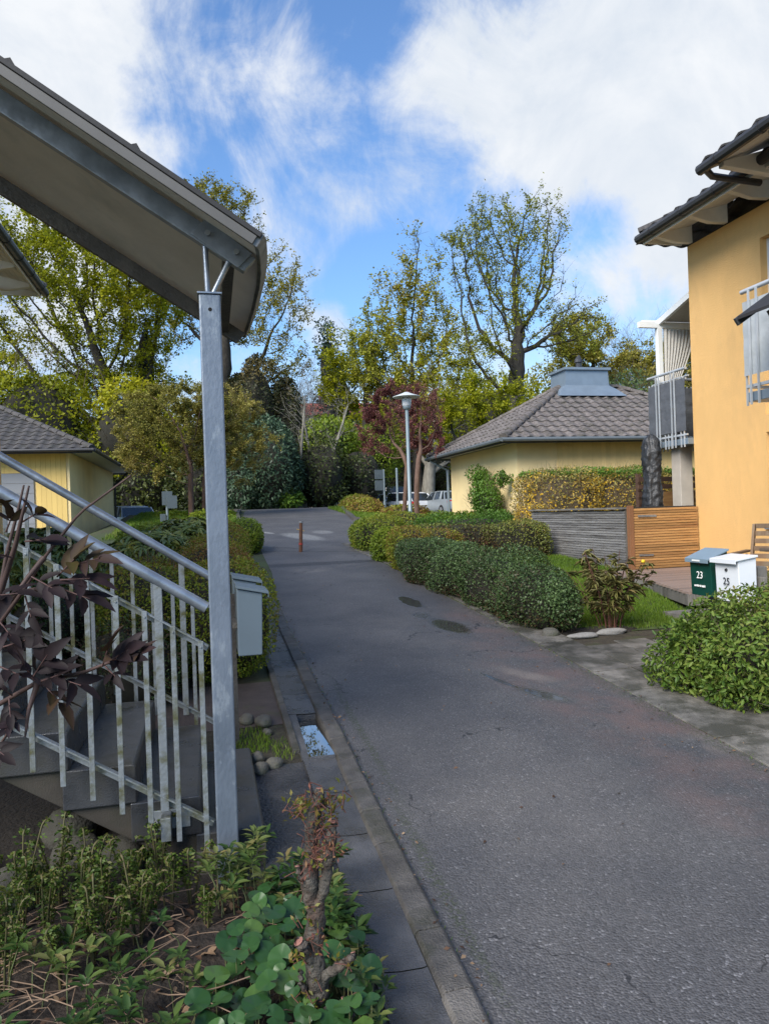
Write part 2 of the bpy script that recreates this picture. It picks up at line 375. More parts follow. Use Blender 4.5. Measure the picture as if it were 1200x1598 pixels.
# ------------------------------------------------------------------ terrain
def sstep(a, b, x): t = np.clip((x-a)/(b-a), 0, 1); return t*t*(3-2*t)
def gY(Y):
    Y = np.asarray(Y, float); u = np.clip(Y-28, 0, 7)
    return .067*np.minimum(Y, 28)+u*.067*(1-u/14)
def hgt(X, Y):
    g = gY(Y); X = np.asarray(X, float)
    l = np.maximum(sstep(-3, -4.5, X)*sstep(17, 23, Y), sstep(-2.2, -3.2, X)*sstep(30.5, 33, Y)); g = g*(1-l)+np.minimum(g, 1.0)*l
    r = sstep(6, 8, X)*sstep(21, 25, Y)*sstep(70, 50, Y); return g*(1-r)+1.43*r
ROWS = np.concatenate([np.arange(-40, 60, .5), np.arange(60, 200, 10), [200, 400, 900, 2500]])
COLS = np.concatenate([[-2500, -900, -300, -120, -60], np.arange(-40, -5, 2.5), np.arange(-5, 12.01, .5), np.arange(14, 60, 3), [100, 200, 500, 2500]])
gx, gy = np.meshgrid(COLS, ROWS); gz = hgt(gx, gy); gz = gz-.10*((np.abs(gx-.5) < .01) & (gy > 4.4) & (gy < 5.6))
nC = len(COLS); ii = (np.arange(len(ROWS)-1)[:, None]*nC+np.arange(nC-1)[None, :]).ravel()
m_ground = mat('ground_soil_grass', (.055, .062, .028), .95, .35, 1.2, .6, 30, col2=(.05, .075, .022), dirt=(.045, .034, .022), dscale=.8)
tag(raw('ground', np.stack([gx, gy, gz], -1).reshape(-1, 3), np.stack([ii, ii+1, ii+nC+1, ii+nC], 1), m_ground, smooth=True), kind='structure')
def sheet(name, prof, m, off, step=.5, nx=1):
    """strip following the ground: prof = list of (Y, xl, xr)"""
    ys = [p[0] for p in prof]; rows = sorted(set(list(np.arange(math.ceil(ys[0]/.5)*.5, ys[-1]+1e-6, .5))+ys))
    V = []
    for y in rows:
        a = np.interp(y, ys, [p[1] for p in prof]); b = np.interp(y, ys, [p[2] for p in prof])
        for k in range(nx+1): V.append((a+(b-a)*k/nx, y, float(gY(y))+off))
    F_ = [(r*(nx+1)+k, r*(nx+1)+k+1, (r+1)*(nx+1)+k+1, (r+1)*(nx+1)+k) for r in range(len(rows)-1) for k in range(nx)]
    return tag(raw(name, V, F_, m), kind='structure')

# asphalt with aggregate speckle, stains with their own outlines, wet hollows
def road_mat():
    m = bpy.data.materials.new('asphalt'); m.use_nodes = True; t = m.node_tree; t.nodes.clear(); L = t.links.new
    o = N(t, 'ShaderNodeOutputMaterial'); p = N(t, 'ShaderNodeBsdfPrincipled'); L(p.outputs[0], o.inputs[0])
    g = N(t, 'ShaderNodeNewGeometry'); P = g.outputs['Position']
    def nz(scale, det=4, ro=.6, off=0):
        n = N(t, 'ShaderNodeTexNoise'); n.inputs['Scale'].default_value = scale; n.inputs['Detail'].default_value = det; n.inputs['Roughness'].default_value = ro
        mp = N(t, 'ShaderNodeMapping'); mp.inputs['Location'].default_value = (off, off*.7, 0); L(P, mp.inputs[0]); L(mp.outputs[0], n.inputs['Vector']); return n
    wob = nz(1.6, 5, .65, 3)
    wv = N(t, 'ShaderNodeVectorMath', operation='SUBTRACT'); L(wob.outputs['Color'], wv.inputs[0]); wv.inputs[1].default_value = (.5, .5, .5)
    def ell(cx, cy, rx, ry, rot=0, soft=.35, w_=1.0, wamt=.5):
        s1 = N(t, 'ShaderNodeVectorMath', operation='SCALE'); L(wv.outputs[0], s1.inputs[0]); s1.inputs['Scale'].default_value = wamt*2*min(rx, ry)**.5*.6
        ad = N(t, 'ShaderNodeVectorMath', operation='ADD'); L(P, ad.inputs[0]); L(s1.outputs[0], ad.inputs[1])
        mp = N(t, 'ShaderNodeMapping', vector_type='TEXTURE'); mp.inputs['Location'].default_value = (cx, cy, 0); mp.inputs['Rotation'].default_value = (0, 0, rot); mp.inputs['Scale'].default_value = (rx, ry, 1000)
        L(ad.outputs[0], mp.inputs[0]); ln = N(t, 'ShaderNodeVectorMath', operation='LENGTH'); L(mp.outputs[0], ln.inputs[0])
        r = N(t, 'ShaderNodeMapRange', interpolation_type='SMOOTHSTEP'); L(ln.outputs['Value'], r.inputs[0]); r.inputs[1].default_value = 1+soft; r.inputs[2].default_value = 1-soft
        r.inputs[3].default_value = 0; r.inputs[4].default_value = w_; return r.outputs[0]
    def tot(lst):
        a = None
        for e in lst: q = ell(*e); a = q if a is None else M2(t, 'MAXIMUM', a, q)
        return a
    base = nz(.9, 5, .6); fine = nz(55, 3, .6)
    vo = N(t, 'ShaderNodeTexVoronoi'); vo.inputs['Scale'].default_value = 105; L(P, vo.inputs['Vector'])
    mx = N(t, 'ShaderNodeMix', data_type='RGBA'); r0 = N(t, 'ShaderNodeMapRange'); L(base.outputs[0], r0.inputs[0]); r0.inputs[1].default_value = .35; r0.inputs[2].default_value = .65
    L(r0.outputs[0], mx.inputs[0]); mx.inputs[6].default_value = (.062, .062, .067, 1); mx.inputs[7].default_value = (.106, .102, .102, 1)
    col = mx.outputs[2]
    # aggregate: each cell its own tone
    sepc = N(t, 'ShaderNodeSeparateColor'); L(vo.outputs['Color'], sepc.inputs[0])
    tone = N(t, 'ShaderNodeMapRange'); L(sepc.outputs[0], tone.inputs[0]); tone.inputs[1].default_value = 0; tone.inputs[2].default_value = 1; tone.inputs[3].default_value = .72; tone.inputs[4].default_value = 1.22
    hot = M2(t, 'MULTIPLY', M2(t, 'GREATER_THAN', sepc.outputs[1], .965), .9)
    sc = N(t, 'ShaderNodeVectorMath', operation='SCALE'); L(col, sc.inputs[0]); L(M2(t, 'ADD', tone.outputs[0], hot), sc.inputs['Scale']); col = sc.outputs[0]
    def over(col, mask, c):
        q = N(t, 'ShaderNodeMix', data_type='RGBA'); L(mask, q.inputs[0]); L(col, q.inputs[6]); q.inputs[7].default_value = c+(1,); return q.outputs[2]
    patch = nz(2.3, 6, .65, 9); pr = N(t, 'ShaderNodeMapRange'); L(patch.outputs[0], pr.inputs[0]); pr.inputs[1].default_value = .4; pr.inputs[2].default_value = .62
    red = M2(t, 'MULTIPLY', tot([(2.75, 5.2, .42, 1.9, .05, .5, .55), (2.9, 7.4, .3, 1.2, 0, .5, .5), (2.85, 3.4, .5, .9, 0, .5, .4)]), pr.outputs[0])
    col = over(col, red, (.16, .10, .088))
    pale = tot([(1.72, 12.6, .34, .28, 0, .5, .5), (2.45, 12.8, .3, .3, 0, .5, .22), (2.55, 5.75, .10, .33, .5, .5, .55), (2.98, 4.05, .16, .16, .9, .6, .6), (2.2, 7.6, .5, 1.2, 0, .8, .16), (1.3, 3.4, .6, .9, 0, .9, .10)])
    col = over(col, M2(t, 'MULTIPLY', pale, pr.outputs[0]), (.24, .215, .19))
    paint = M2(t, 'MULTIPLY', tot([(1.42, 20.2, .12, .55, .45, .15, .5, .1), (2.28, 18.6, .33, 1.1, .25, .3, .38, .15), (2.95, 19.6, .25, .5, 0, .3, .3, .2), (1.0, 19.8, .2, .08, 0, .3, .5, .1)]), M2(t, 'GREATER_THAN', fine.outputs[0], .45))
    col = over(col, paint, (.5, .5, .47))
    seam = tot([(1.9, 13.35, 1.6, .22, .03, .3, .75, .12), (1.9, 15.32, 1.7, .05, -.35, .4, .7, .05)])
    col = over(col, seam, (.032, .032, .036))
    green = tot([(.95, 5.0, .025, 1.0, 0, .8, .8, .3), (.9, 3.0, .03, .8, 0, .8, .6, .3), (3.06, 5, .06, 3, 0, .8, .5, .4)])
    col = over(col, M2(t, 'MULTIPLY', green, M2(t, 'GREATER_THAN', fine.outputs[0], .5)), (.04, .05, .02))
    cv = N(t, 'ShaderNodeTexVoronoi', feature='DISTANCE_TO_EDGE'); cv.inputs['Scale'].default_value = .55; cw = N(t, 'ShaderNodeVectorMath', operation='MULTIPLY_ADD'); L(wob.outputs['Color'], cw.inputs[0]); cw.inputs[1].default_value = (.9, .9, 0); L(P, cw.inputs[2]); L(cw.outputs[0], cv.inputs['Vector'])
    crk = M2(t, 'MULTIPLY', M2(t, 'LESS_THAN', cv.outputs['Distance'], .0035), M2(t, 'GREATER_THAN', base.outputs[0], .52)); col = over(col, M2(t, 'MULTIPLY', crk, .8), (.018, .018, .02))
    wet = tot([(2.50, 9.25, .12, .42, 0, .25), (2.40, 8.35, .1, .18, 0, .5, .7), (2.52, 7.72, .15, .40, .1, .35), (2.46, 5.25, .085, .27, .45, .4), (2.28, 5.65, .03, .3, .3, .4)])
    damp = M2(t, 'MULTIPLY', tot([(2.5, 8.0, .5, 3.2, 0, .6, .8), (1.4, 2.6, .8, 1.6, 0, .8, .35), (2.7, 5.0, .5, 1.8, .1, .6, .7), (1.1, 9.0, .35, 4, 0, .7, .6), (2.4, 25, 2, 8, 0, .5, .7)]), r0.outputs[0])
    k = M2(t, 'SUBTRACT', 1, M2(t, 'ADD', M2(t, 'MULTIPLY', wet, .42), M2(t, 'MULTIPLY', damp, .18), clamp=True))
    sc2 = N(t, 'ShaderNodeVectorMath', operation='SCALE'); L(col, sc2.inputs[0]); L(k, sc2.inputs['Scale']); col = sc2.outputs[0]
    L(col, p.inputs['Base Color'])
    rr = M2(t, 'SUBTRACT', M2(t, 'SUBTRACT', .62, M2(t, 'MULTIPLY', damp, .16)), M2(t, 'MULTIPLY', wet, .46), clamp=True); L(rr, p.inputs['Roughness'])
    bsum = M2(t, 'ADD', M2(t, 'MULTIPLY', vo.outputs['Distance'], -1.0), M2(t, 'MULTIPLY', fine.outputs[0], .8))
    b = N(t, 'ShaderNodeBump'); b.inputs['Distance'].default_value = .006; L(bsum, b.inputs['Height']); L(M2(t, 'MULTIPLY', M2(t, 'SUBTRACT', 1, wet, clamp=True), .75), b.inputs['Strength']); L(b.outputs[0], p.inputs['Normal'])
    return m
m_road = road_mat()
sheet('soil', [(5.4, 3.5, 6), (7.2, 3.5, 6)], mat('garden_soil', (.045, .036, .024), .95, .4, 14, .9, 50, dirt=(.05, .06, .02), dscale=5), .004, nx=2)
sheet('road', [(-30, .81, 3.1), (2, .81, 3.1), (7.6, .80, 3.1), (9, .80, 3.08), (12.5, 1.0, 3.05), (15.7, 1.05, 2.95), (17, 1.05, 3.4), (19, 1.05, 4.2), (25, 1.08, 4.75), (30, 1.4, 5.3), (31.5, 1.6, 5.7)], m_road, .006, nx=4)
sheet('side_street', [(31.5, -1.8, 5.9), (36.5, -1.8, 5.9)], m_road, .006, nx=6)
tag(raw('parking_lot', [(8.2, 25, 1.44), (60, 25, 1.44), (60, 50, 1.44), (8.2, 50, 1.44)], [(0, 1, 2, 3)], m_road), kind='structure')
tag(raw('parking_lot', [(-30, 24, 1.01), (-4.6, 24, 1.01), (-4.6, 48, 1.01), (-30, 48, 1.01)], [(0, 1, 2, 3)], m_road), kind='structure')

m_wet = mat('wet_concrete', (.075, .078, .088), .30, .35, 5, .5, 140, col2=(.11, .11, .115), dirt=(.05, .047, .042), dscale=3, damt=(.52, .7), rnd=.12, rvar=.25)
m_kerb = mat('kerb_concrete', (.075, .070, .066), .6, .3, 9, .6, 120, col2=(.13, .12, .11), dirt=(.04, .042, .025), dscale=5, rnd=.22)
m_path = mat('path_asphalt', (.040, .040, .044), .42, .3, 8, .9, 60, dirt=(.07, .068, .066), dscale=4, rvar=.25)
m_brown = mat('brown_paving', (.075, .058, .052), .75, .25, 8, .6, 130, dirt=(.06, .065, .03), dscale=3, damt=(.58, .75))
m_pave = mat('paving_slab', (.105, .098, .088), .7, .28, 7, .5, 110, col2=(.19, .175, .155), dirt=(.050, .048, .038), dscale=3.2, damt=(.45, .6), rnd=.3)
sheet('pavement', [(-4, -2.0, .53), (.9, .42, .53), (3.2, .38, .53), (3.25, .10, .53), (4.45, .20, .53)], m_path, .010)
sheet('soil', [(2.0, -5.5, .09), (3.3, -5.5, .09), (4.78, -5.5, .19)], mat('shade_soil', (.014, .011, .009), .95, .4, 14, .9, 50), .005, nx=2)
sheet('soil', [(4.0, -.3, .505), (5.5, -.3, .505)], mat('verge_soil', (.035, .030, .020), .95, .4, 14, .9, 50, dirt=(.04, .05, .02), dscale=6), .004)
sheet('pavement', [(5.15, -1.6, .50), (6.2, -1.6, .50)], m_brown, .008, nx=3)
# gutter of dished slabs between two low kerbs
gt = MB(); y = -3.0; k = 0; rg = random.Random(3)
while y < 11.5:
    L_ = rg.choice((.48, .5, .52))
    if y < 4.46 < y+L_: L_ = 4.46-y
    if abs(y-4.46) < 1e-6: y = 5.29; continue
    z0 = float(gY(y)); z1 = float(gY(y+L_-.006)); zz = .012
    prof = [(.505, .014), (.53, .012), (.60, .004), (.68, .003), (.70, .006)]
    vs = [(x+rg.uniform(-.002, .002), y, z0+q+zz) for x, q in prof]+[(x, y+L_-.006, z1+q+zz) for x, q in prof]
    gt.add(vs, [(i, i+1, i+6, i+5) for i in range(4)]); y += L_
tag(gt.build('gutter', m_wet), kind='structure')
kb = MB(); y = -3.0
while y < 9.8:
    L_ = .335; z0 = float(gY(y)); z1 = float(gY(y+L_-.008)); dz = rg.uniform(-.004, .004); dx = rg.uniform(-.004, .004)
    pr_ = [(.70+dx, -.03), (.70+dx, .018+dz), (.712+dx, .034+dz), (.80+dx, .038+dz), (.815+dx, .026+dz), (.82+dx, -.03)]
    n_ = len(pr_); vs = [(a, y, z0+b) for a, b in pr_]+[(a, y+L_-.008, z1+b) for a, b in pr_]
    kb.add(vs, [(i, i+1, i+1+n_, i+n_) for i in range(n_-1)]+[tuple(range(n_-1, -1, -1)), tuple(range(n_, 2*n_))]); y += L_
tag(kb.build('kerb', m_kerb, bevel=.004), kind='structure')
kb = MB(); y = 4.6
while y < 9.8:
    L_ = .9; z0 = float(gY(y)); z1 = float(gY(y+L_-.01))
    kb.add([(.455, y, z0-.02), (.505, y, z0-.02), (.505, y, z0+.035), (.46, y, z0+.03), (.455, y+L_-.01, z1-.02), (.505, y+L_-.01, z1-.02), (.505, y+L_-.01, z1+.035), (.46, y+L_-.01, z1+.03)],
           [(3, 2, 1, 0), (4, 5, 6, 7), (0, 1, 5, 4), (1, 2, 6, 5), (2, 3, 7, 6), (3, 0, 4, 7)]); y += L_
tag(kb.build('kerb', m_kerb, bevel=.003), kind='structure')
# standing water in the gutter (level sheet)
m_water = mat('water', (.012, .013, .014), .02, .1, 2, spec=1.0)
m_water.node_tree.nodes['Principled BSDF'].inputs['Coat Weight'].default_value = 1.0; m_water.node_tree.nodes['Principled BSDF'].inputs['Coat Roughness'].default_value = 0.0; m_water.node_tree.nodes['Principled BSDF'].inputs['Coat IOR'].default_value = 1.9
wz = float(gY(4.46))+.028
bs_ = MB(); bs_.b2((.50, 4.461, .20), (.545, 5.289, float(gY(4.46))+.02)); bs_.add([(.505, 4.461, float(gY(4.46))+.022), (.548, 4.461, float(gY(4.46))+.020), (.56, 5.289, float(gY(5.289))+.020), (.505, 5.289, float(gY(5.289))+.022), (.548, 4.461, .2), (.56, 5.289, .2)], [(0, 1, 2, 3), (1, 4, 5, 2)]); bs_.b2((.546, 4.44, .2), (.70, 4.463, float(gY(4.46))+.032)); bs_.b2((.505, 5.289, .2), (.70, 5.30, float(gY(5.289))+.010)); bs_.b2((.5, 4.465, .2), (.72, 5.28, .262)); tag(bs_.build('gutter', m_wet), kind='structure')
V = []
for a, b in ((.546, 4.463), (.702, 4.463), (.702, 5.288), (.556, 5.288)): V.append((a, b, wz))
puddle = tag(raw('water', V, [tuple(range(4))], m_water), kind='structure')
# paving slabs along the right edge and the path into the yard
ps = MB(); rg = random.Random(5); y = 1.5
while y < 16.2:
    L_ = .52; x0 = 3.10-.0 if y < 12 else 3.10-(y-12)*.045; wd = .38
    z0 = float(gY(y)); z1 = float(gY(y+L_-.012)); t0 = rg.uniform(.010, .018)
    ps.add([(x0, y, z0-.05), (x0+wd, y, z0-.05), (x0+wd, y+L_-.012, z1-.05), (x0, y+L_-.012, z1-.05), (x0, y, z0+t0), (x0+wd, y, z0+t0+.004), (x0+wd, y+L_-.012, z1+t0+.004), (x0, y+L_-.012, z1+t0)],
           [(3, 2, 1, 0), (4, 5, 6, 7), (0, 1, 5, 4), (1, 2, 6, 5), (2, 3, 7, 6), (3, 0, 4, 7)]); y += L_
for i in range(7):
    for j in range(4):
        x0 = 3.50+i*.36; y = 5.05+j*.36+(i % 2)*.12; z0 = float(gY(y)); t0 = rg.uniform(.008, .02); a = .352
        ps.add([(x0, y, z0-.05), (x0+a, y, z0-.05), (x0+a, y+a, z0-.04), (x0, y+a, z0-.04), (x0, y, z0+t0), (x0+a, y, z0+t0), (x0+a, y+a, z0+t0+.022), (x0, y+a, z0+t0+.022)],
               [(3, 2, 1, 0), (4, 5, 6, 7), (0, 1, 5, 4), (1, 2, 6, 5), (2, 3, 7, 6), (3, 0, 4, 7)])
y = 1.5
while y < 5.0:
    z0 = float(gY(y)); z1 = float(gY(y+.60)); t0 = rg.uniform(.004, .012)
    ps.add([(3.492, y, z0-.05), (4.1, y, z0-.05), (4.1, y+.6, z1-.05), (3.492, y+.6, z1-.05), (3.492, y, z0+t0), (4.1, y, z0+t0+.004), (4.1, y+.6, z1+t0+.004), (3.492, y+.6, z1+t0)], [(3, 2, 1, 0), (4, 5, 6, 7), (0, 1, 5, 4), (1, 2, 6, 5), (2, 3, 7, 6), (3, 0, 4, 7)]); y += .612
tag(ps.build('pavement', m_pave, bevel=.004), kind='structure')
# kerb round the far verge
kf = MB(); pts = [(5.9, 31.6), (5.55, 30.8), (5.2, 29), (4.95, 27), (4.75, 25), (4.55, 23.4), (4.75, 22.6), (5.3, 22.2), (6, 22.0)]
for a, b in zip(pts[:-1], pts[1:]): kf.bar((a[0], a[1], float(gY(a[1]))+.03), (b[0], b[1], float(gY(b[1]))+.03), .14, .16)
tag(kf.build('kerb', m_kerb), kind='structure')
kf = MB(); pts = [(1.0, 20), (1.02, 25), (1.1, 28), (1.3, 30.5), (.9, 31.3), (0, 31.6), (-2, 31.7)]
for a, b in zip(pts[:-1], pts[1:]): kf.bar((a[0]-.06, a[1], float(gY(a[1]))+.03), (b[0]-.06, b[1], float(gY(b[1]))+.03), .12, .14)
tag(kf.build('kerb', m_kerb), kind='structure')

# ------------------------------------------------------------------ building materials
m_stucco = mat('yellow_stucco', (.80, .485, .185), .9, .06, 2.5, .8, 130, dirt=(.66, .40, .16), dscale=1.3, damt=(.5, .75), aniso=(1, 1, .45))
m_stucco2 = mat('pale_yellow_stucco', (.84, .66, .34), .9, .05, 1.5, .3, 160, dirt=(.72, .56, .29), dscale=.9, damt=(.5, .8))
m_board = mat('yellow_boards', (.74, .52, .17), .75, .06, 3, .15, 90, aniso=(1, 1, .15), rnd=.06)
m_white = mat('white_painted_wood', (.72, .68, .60), .6, .07, 5, .08, 60, rnd=.05)
m_frame = mat('white_frame', (.76, .77, .76), .45, .04, 4)
m_gutter = mat('dark_gutter_metal', (.030, .030, .033), .42, .2, 6, spec=.5)
m_zinc = mat('grey_blue_sheet_metal', (.20, .25, .30), .4, .12, 3, metal=.3)
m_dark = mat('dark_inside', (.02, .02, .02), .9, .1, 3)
m_glass = glassmat('window_glass', (.05, .06, .07), .04)
m_curt = mat('curtain_cloth', (.50, .48, .44), .9, .08, 20, .3, 60)
def tilemat(name, c, c2, dirt):
    return mat(name, c, .85, .2, 14, .35, 120, col2=c2, dirt=dirt, dscale=4, damt=(.5, .68), rnd=.16)
m_tile = tilemat('grey_concrete_tile', (.10, .085, .078), (.19, .165, .150), (.06, .055, .04))
m_tile2 = tilemat('dark_roof_tile', (.055, .050, .048), (.09, .082, .078), (.04, .04, .03))
def tiles(name, P0, ux, uy, W, H, clips, m, parent, pitch=.30, course=.345, amp=.042):
    """pantile sheet on the plane P0 + u*ux + v*uy, cut by clips (a,b,c): keep a*u+b*v+c >= 0"""
    P0 = Vector(P0); ux = Vector(ux).normalized(); uy = Vector(uy).normalized(); nn = ux.cross(uy).normalized()
    if nn.z < 0: nn = -nn
    bm = bmesh.new(); lay = bm.verts.layers.float.new('rnd'); ns = 6; nu = int(W/pitch)+1; nv = int(H/course)+1
    prof = [0, .55, 1, .85, .35, .04]; rg = random.Random(11)
    for j in range(nv):
        v0 = j*course-.01; v1 = v0+course*1.06; prev = None
        for i in range(nu):
            r = rg.random(); jv = rg.uniform(-.008, .008); jz = rg.uniform(-.003, .003)
            for k in range(ns):
                u = (i+k/ns)*pitch; z = prof[k]*amp; zn = prof[(k+1) % ns]*amp; un = (i+(k+1)/ns)*pitch
                q = [(u, v0+jv, z+.03+jz), (un, v0+jv, zn+.03+jz), (un, v1, zn+.004), (u, v1, z+.004), (u, v0+jv, z+.006+jz), (un, v0+jv, zn+.006+jz)]
                b = [bm.verts.new(P0+ux*a+uy*c+nn*d) for a, c, d in q]
                for x in b: x[lay] = r
                bm.faces.new((b[0], b[1], b[2], b[3])); bm.faces.new((b[4], b[5], b[1], b[0]))
    for a, b_, c in clips+[(1, 0, 0), (-1, 0, W), (0, 1, .02), (0, -1, H)]:
        n_ = (ux*a+uy*b_); 
        # point on line a*u+b*v+c=0
        s = a*a+b_*b_; pt = P0+ux*(-c*a/s)+uy*(-c*b_/s)
        bmesh.ops.bisect_plane(bm, geom=bm.verts[:]+bm.edges[:]+bm.faces[:], plane_co=pt, plane_no=n_.normalized(), clear_inner=True)
    me = bpy.data.meshes.new(name); bm.to_mesh(me); bm.free(); me.materials.append(m)
    o = bpy.data.objects.new(name, me); C.objects.link(o); o.parent = parent
    if parent is not None: o.location = -parent.location
    return o
def ridge_caps(p, q, m, parent, name='ridge_caps', r=.105, pitch=.40):
    p = Vector(p); q = Vector(q); d = q-p; n = max(1, int(d.length/pitch)); d = d/n; mb = MB(); rg = random.Random(2)
    u = Vector((0, 0, 1)); a = d.cross(u).normalized(); b = a.cross(d).normalized()
    for i in range(n):
        s = p+d*i; e = p+d*(i+1.08); vs = []
        for P, rr in ((s, r), (e, r*.82)):
            for k in range(9):
                t = pi*k/8; vs.append(P+a*cos(t)*rr*1.15+b*(sin(t)*rr-.02))
        mb.add(vs, [(k, k+1, k+10, k+9) for k in range(8)]+[tuple(range(9))])
    return mb.build(name, m, parent)
def hip_roof(t, x0, y0, x1, y1, z, pitch_deg, m, hx=None):
    """hipped roof over an eave rectangle; returns ridge end points (ridge along the longer side)"""
    tp = math.tan(radians(pitch_deg)); cp = cos(radians(pitch_deg)); W, D = x1-x0, y1-y0; ins = min(W, D)/2; sl = ins/cp
    zr = z+ins*tp
    if W >= D: R0 = (x0+ins, y0+ins, zr); R1 = (x1-ins, y0+ins, zr)
    else: R0 = (x0+ins, y0+ins, zr); R1 = (x0+ins, y1-ins, zr)
    c = cp
    for P0, ux, uyh, L_ in (((x0, y0, z), (1, 0, 0), (0, 1, 0), W), ((x0, y1, z), (0, -1, 0), (1, 0, 0), D), ((x1, y0, z), (0, 1, 0), (-1, 0, 0), D), ((x1, y1, z), (-1, 0, 0), (0, -1, 0), W)):
        uy = Vector(uyh)+Vector((0, 0, tp))
        tiles('roof_slope', P0, ux, uy, L_, sl, [(1, -c, 0), (-1, -c, L_)], m, t)
    cz = .05
    for a, b in (((x0, y0, z), R0), ((x0, y1, z), R0 if W >= D else R1), ((x1, y0, z), R1 if W >= D else R0), ((x1, y1, z), R1), (R0, R1)):
        if (Vector(a)-Vector(b)).length > .3: ridge_caps((a[0], a[1], a[2]+cz), (b[0], b[1], b[2]+cz), m, t)
    # closed underside
    ub = MB(); ub.add([(x0+.03, y0+.03, z-.02), (x1-.03, y0+.03, z-.02), (x1-.03, y1-.03, z-.02), (x0+.03, y1-.03, z-.02)], [(3, 2, 1, 0)])
    ub.build('soffit', m_white, t)
    gb = MB(); e = .05
    for a, b in (((x0-e, y0-e), (x1+e, y0-e)), ((x1+e, y0-e), (x1+e, y1+e)), ((x1+e, y1+e), (x0-e, y1+e)), ((x0-e, y1+e), (x0-e, y0-e))):
        gb.tube([(a[0], a[1], z-.03), (b[0], b[1], z-.03)], .055, 8)
    gb.build('gutter_pipe', mat('dull_zinc_gutter', (.13, .15, .16), .5, .12, 3, metal=.2) if hx else m_gutter, t)
    fb = MB(); fb.b2((x0, y0, z-.12), (x1, y0+.025, z)); fb.b2((x0, y0+.025, z-.12), (x0+.025, y1, z)); fb.build('fascia', m_gutter, t)
    return R0, R1

# ------------------------------------------------------------------ carport building (right, mid distance)
t = thing('service_building', 'pale yellow one-storey building with hipped grey tile roof and blue-grey roof hood', 'building', (7.76, 17.68, .5))
R0, R1 = hip_roof(t, 7.16, 17.11, 15.6, 23.62, 3.53, 29.3, m_tile, hx=1)
wb = MB(); wb.b2((7.76, 17.68, .4), (15.0, 23.0, 3.49)); wb.build('wall', m_stucco2, t)
bb = MB(); x = 8.9
while x < 14.9: bb.b2((x, 17.655, 1.0), (x+.136, 17.68, 3.47)); x += .14
bb.build('board_cladding', mat('dull_yellow_boards', (.80, .60, .27), .8, .08, 3, rnd=.07), t)
hd = MB(); rx0, rx1, ry = 10.18, 11.92, R0[1]; zr = R0[2]
def rectring(x0, y0, x1, y1, z): return [(x0, y0, z), (x1, y0, z), (x1, y1, z), (x0, y1, z)]
def loft(mb, rings):
    vs = [p for r in rings for p in r]; n = len(rings[0])
    mb.add(vs, [(i*n+k, i*n+(k+1) % n, (i+1)*n+(k+1) % n, (i+1)*n+k) for i in range(len(rings)-1) for k in range(n)]+[tuple(range(n-1, -1, -1)), tuple(range((len(rings)-1)*n, len(rings)*n))])
loft(hd, [rectring(rx0-.22, ry-.85, rx1+.22, ry+.85, zr-.36), rectring(rx0-.02, ry-.60, rx1+.02, ry+.60, zr-.12), rectring(rx0+.16, ry-.5, rx1-.16, ry+.5, zr-.0), rectring(rx0+.18, ry-.48, rx1-.18, ry+.48, zr+.44),
          rectring(rx0+.11, ry-.55, rx1-.11, ry+.55, zr+.46), rectring(rx0+.11, ry-.55, rx1-.11, ry+.55, zr+.53)])
ho = hd.build('roof_hood', m_zinc, t)
vp = MB(); vp.tube([((rx0+rx1)/2, ry, zr+.5), ((rx0+rx1)/2, ry, zr+.78)], .09, 10); vp.tube([((rx0+rx1)/2, ry, zr+.78), ((rx0+rx1)/2, ry, zr+.86), ((rx0+rx1)/2+.02, ry, zr+1.0)], [.13, .11, .03], 10)
vp.build('vent_pipe', m_gutter, ho)
dp = MB(); dp.tube([(7.16, 23.3, 3.45), (7.35, 23.2, 3.3), (7.68, 23.1, 3.1), (7.68, 23.1, 1.2)], .045, 8); dp.build('downpipe', m_zinc, t)

# ------------------------------------------------------------------ garage building (left, mid distance)
t = thing('garage_building', 'yellow garage building with dark wavy tile roof and a grey door behind the staircase handrails', 'building', (-3.99, 23.57, 1.0))
hip_roof(t, -13.5, 22.98, -3.25, 34.6, 3.94, 27, m_tile2)
wb = MB(); wb.b2((-13, 23.57, .4), (-3.99, 33.9, 3.9)); wb.build('wall', m_stucco2, t)
bb = MB(); x = -12.9
while x < -4.1:
    if x+.136 < -6.75 or x > -5.0: bb.b2((x, 23.545, .6), (x+.136, 23.57, 3.88))
    else: bb.b2((x, 23.545, 3.30), (x+.136, 23.57, 3.88))
    x += .14
bb.build('board_cladding', m_board, t)
gd = MB()
for k in range(9): gd.b2((-6.7, 23.52, .6+k*.3), (-4.98, 23.56, .6+k*.3+.292))
gd.build('garage_door', mat('grey_door', (.26, .27, .29), .5, .05, 2, rnd=.02), t)
dp = MB(); dp.tube([(-3.35, 33.6, 3.9), (-3.6, 33.6, 3.6), (-3.9, 33.7, 3.4), (-3.9, 33.7, 1.2)], .045, 8); dp.build('downpipe', m_gutter, t)

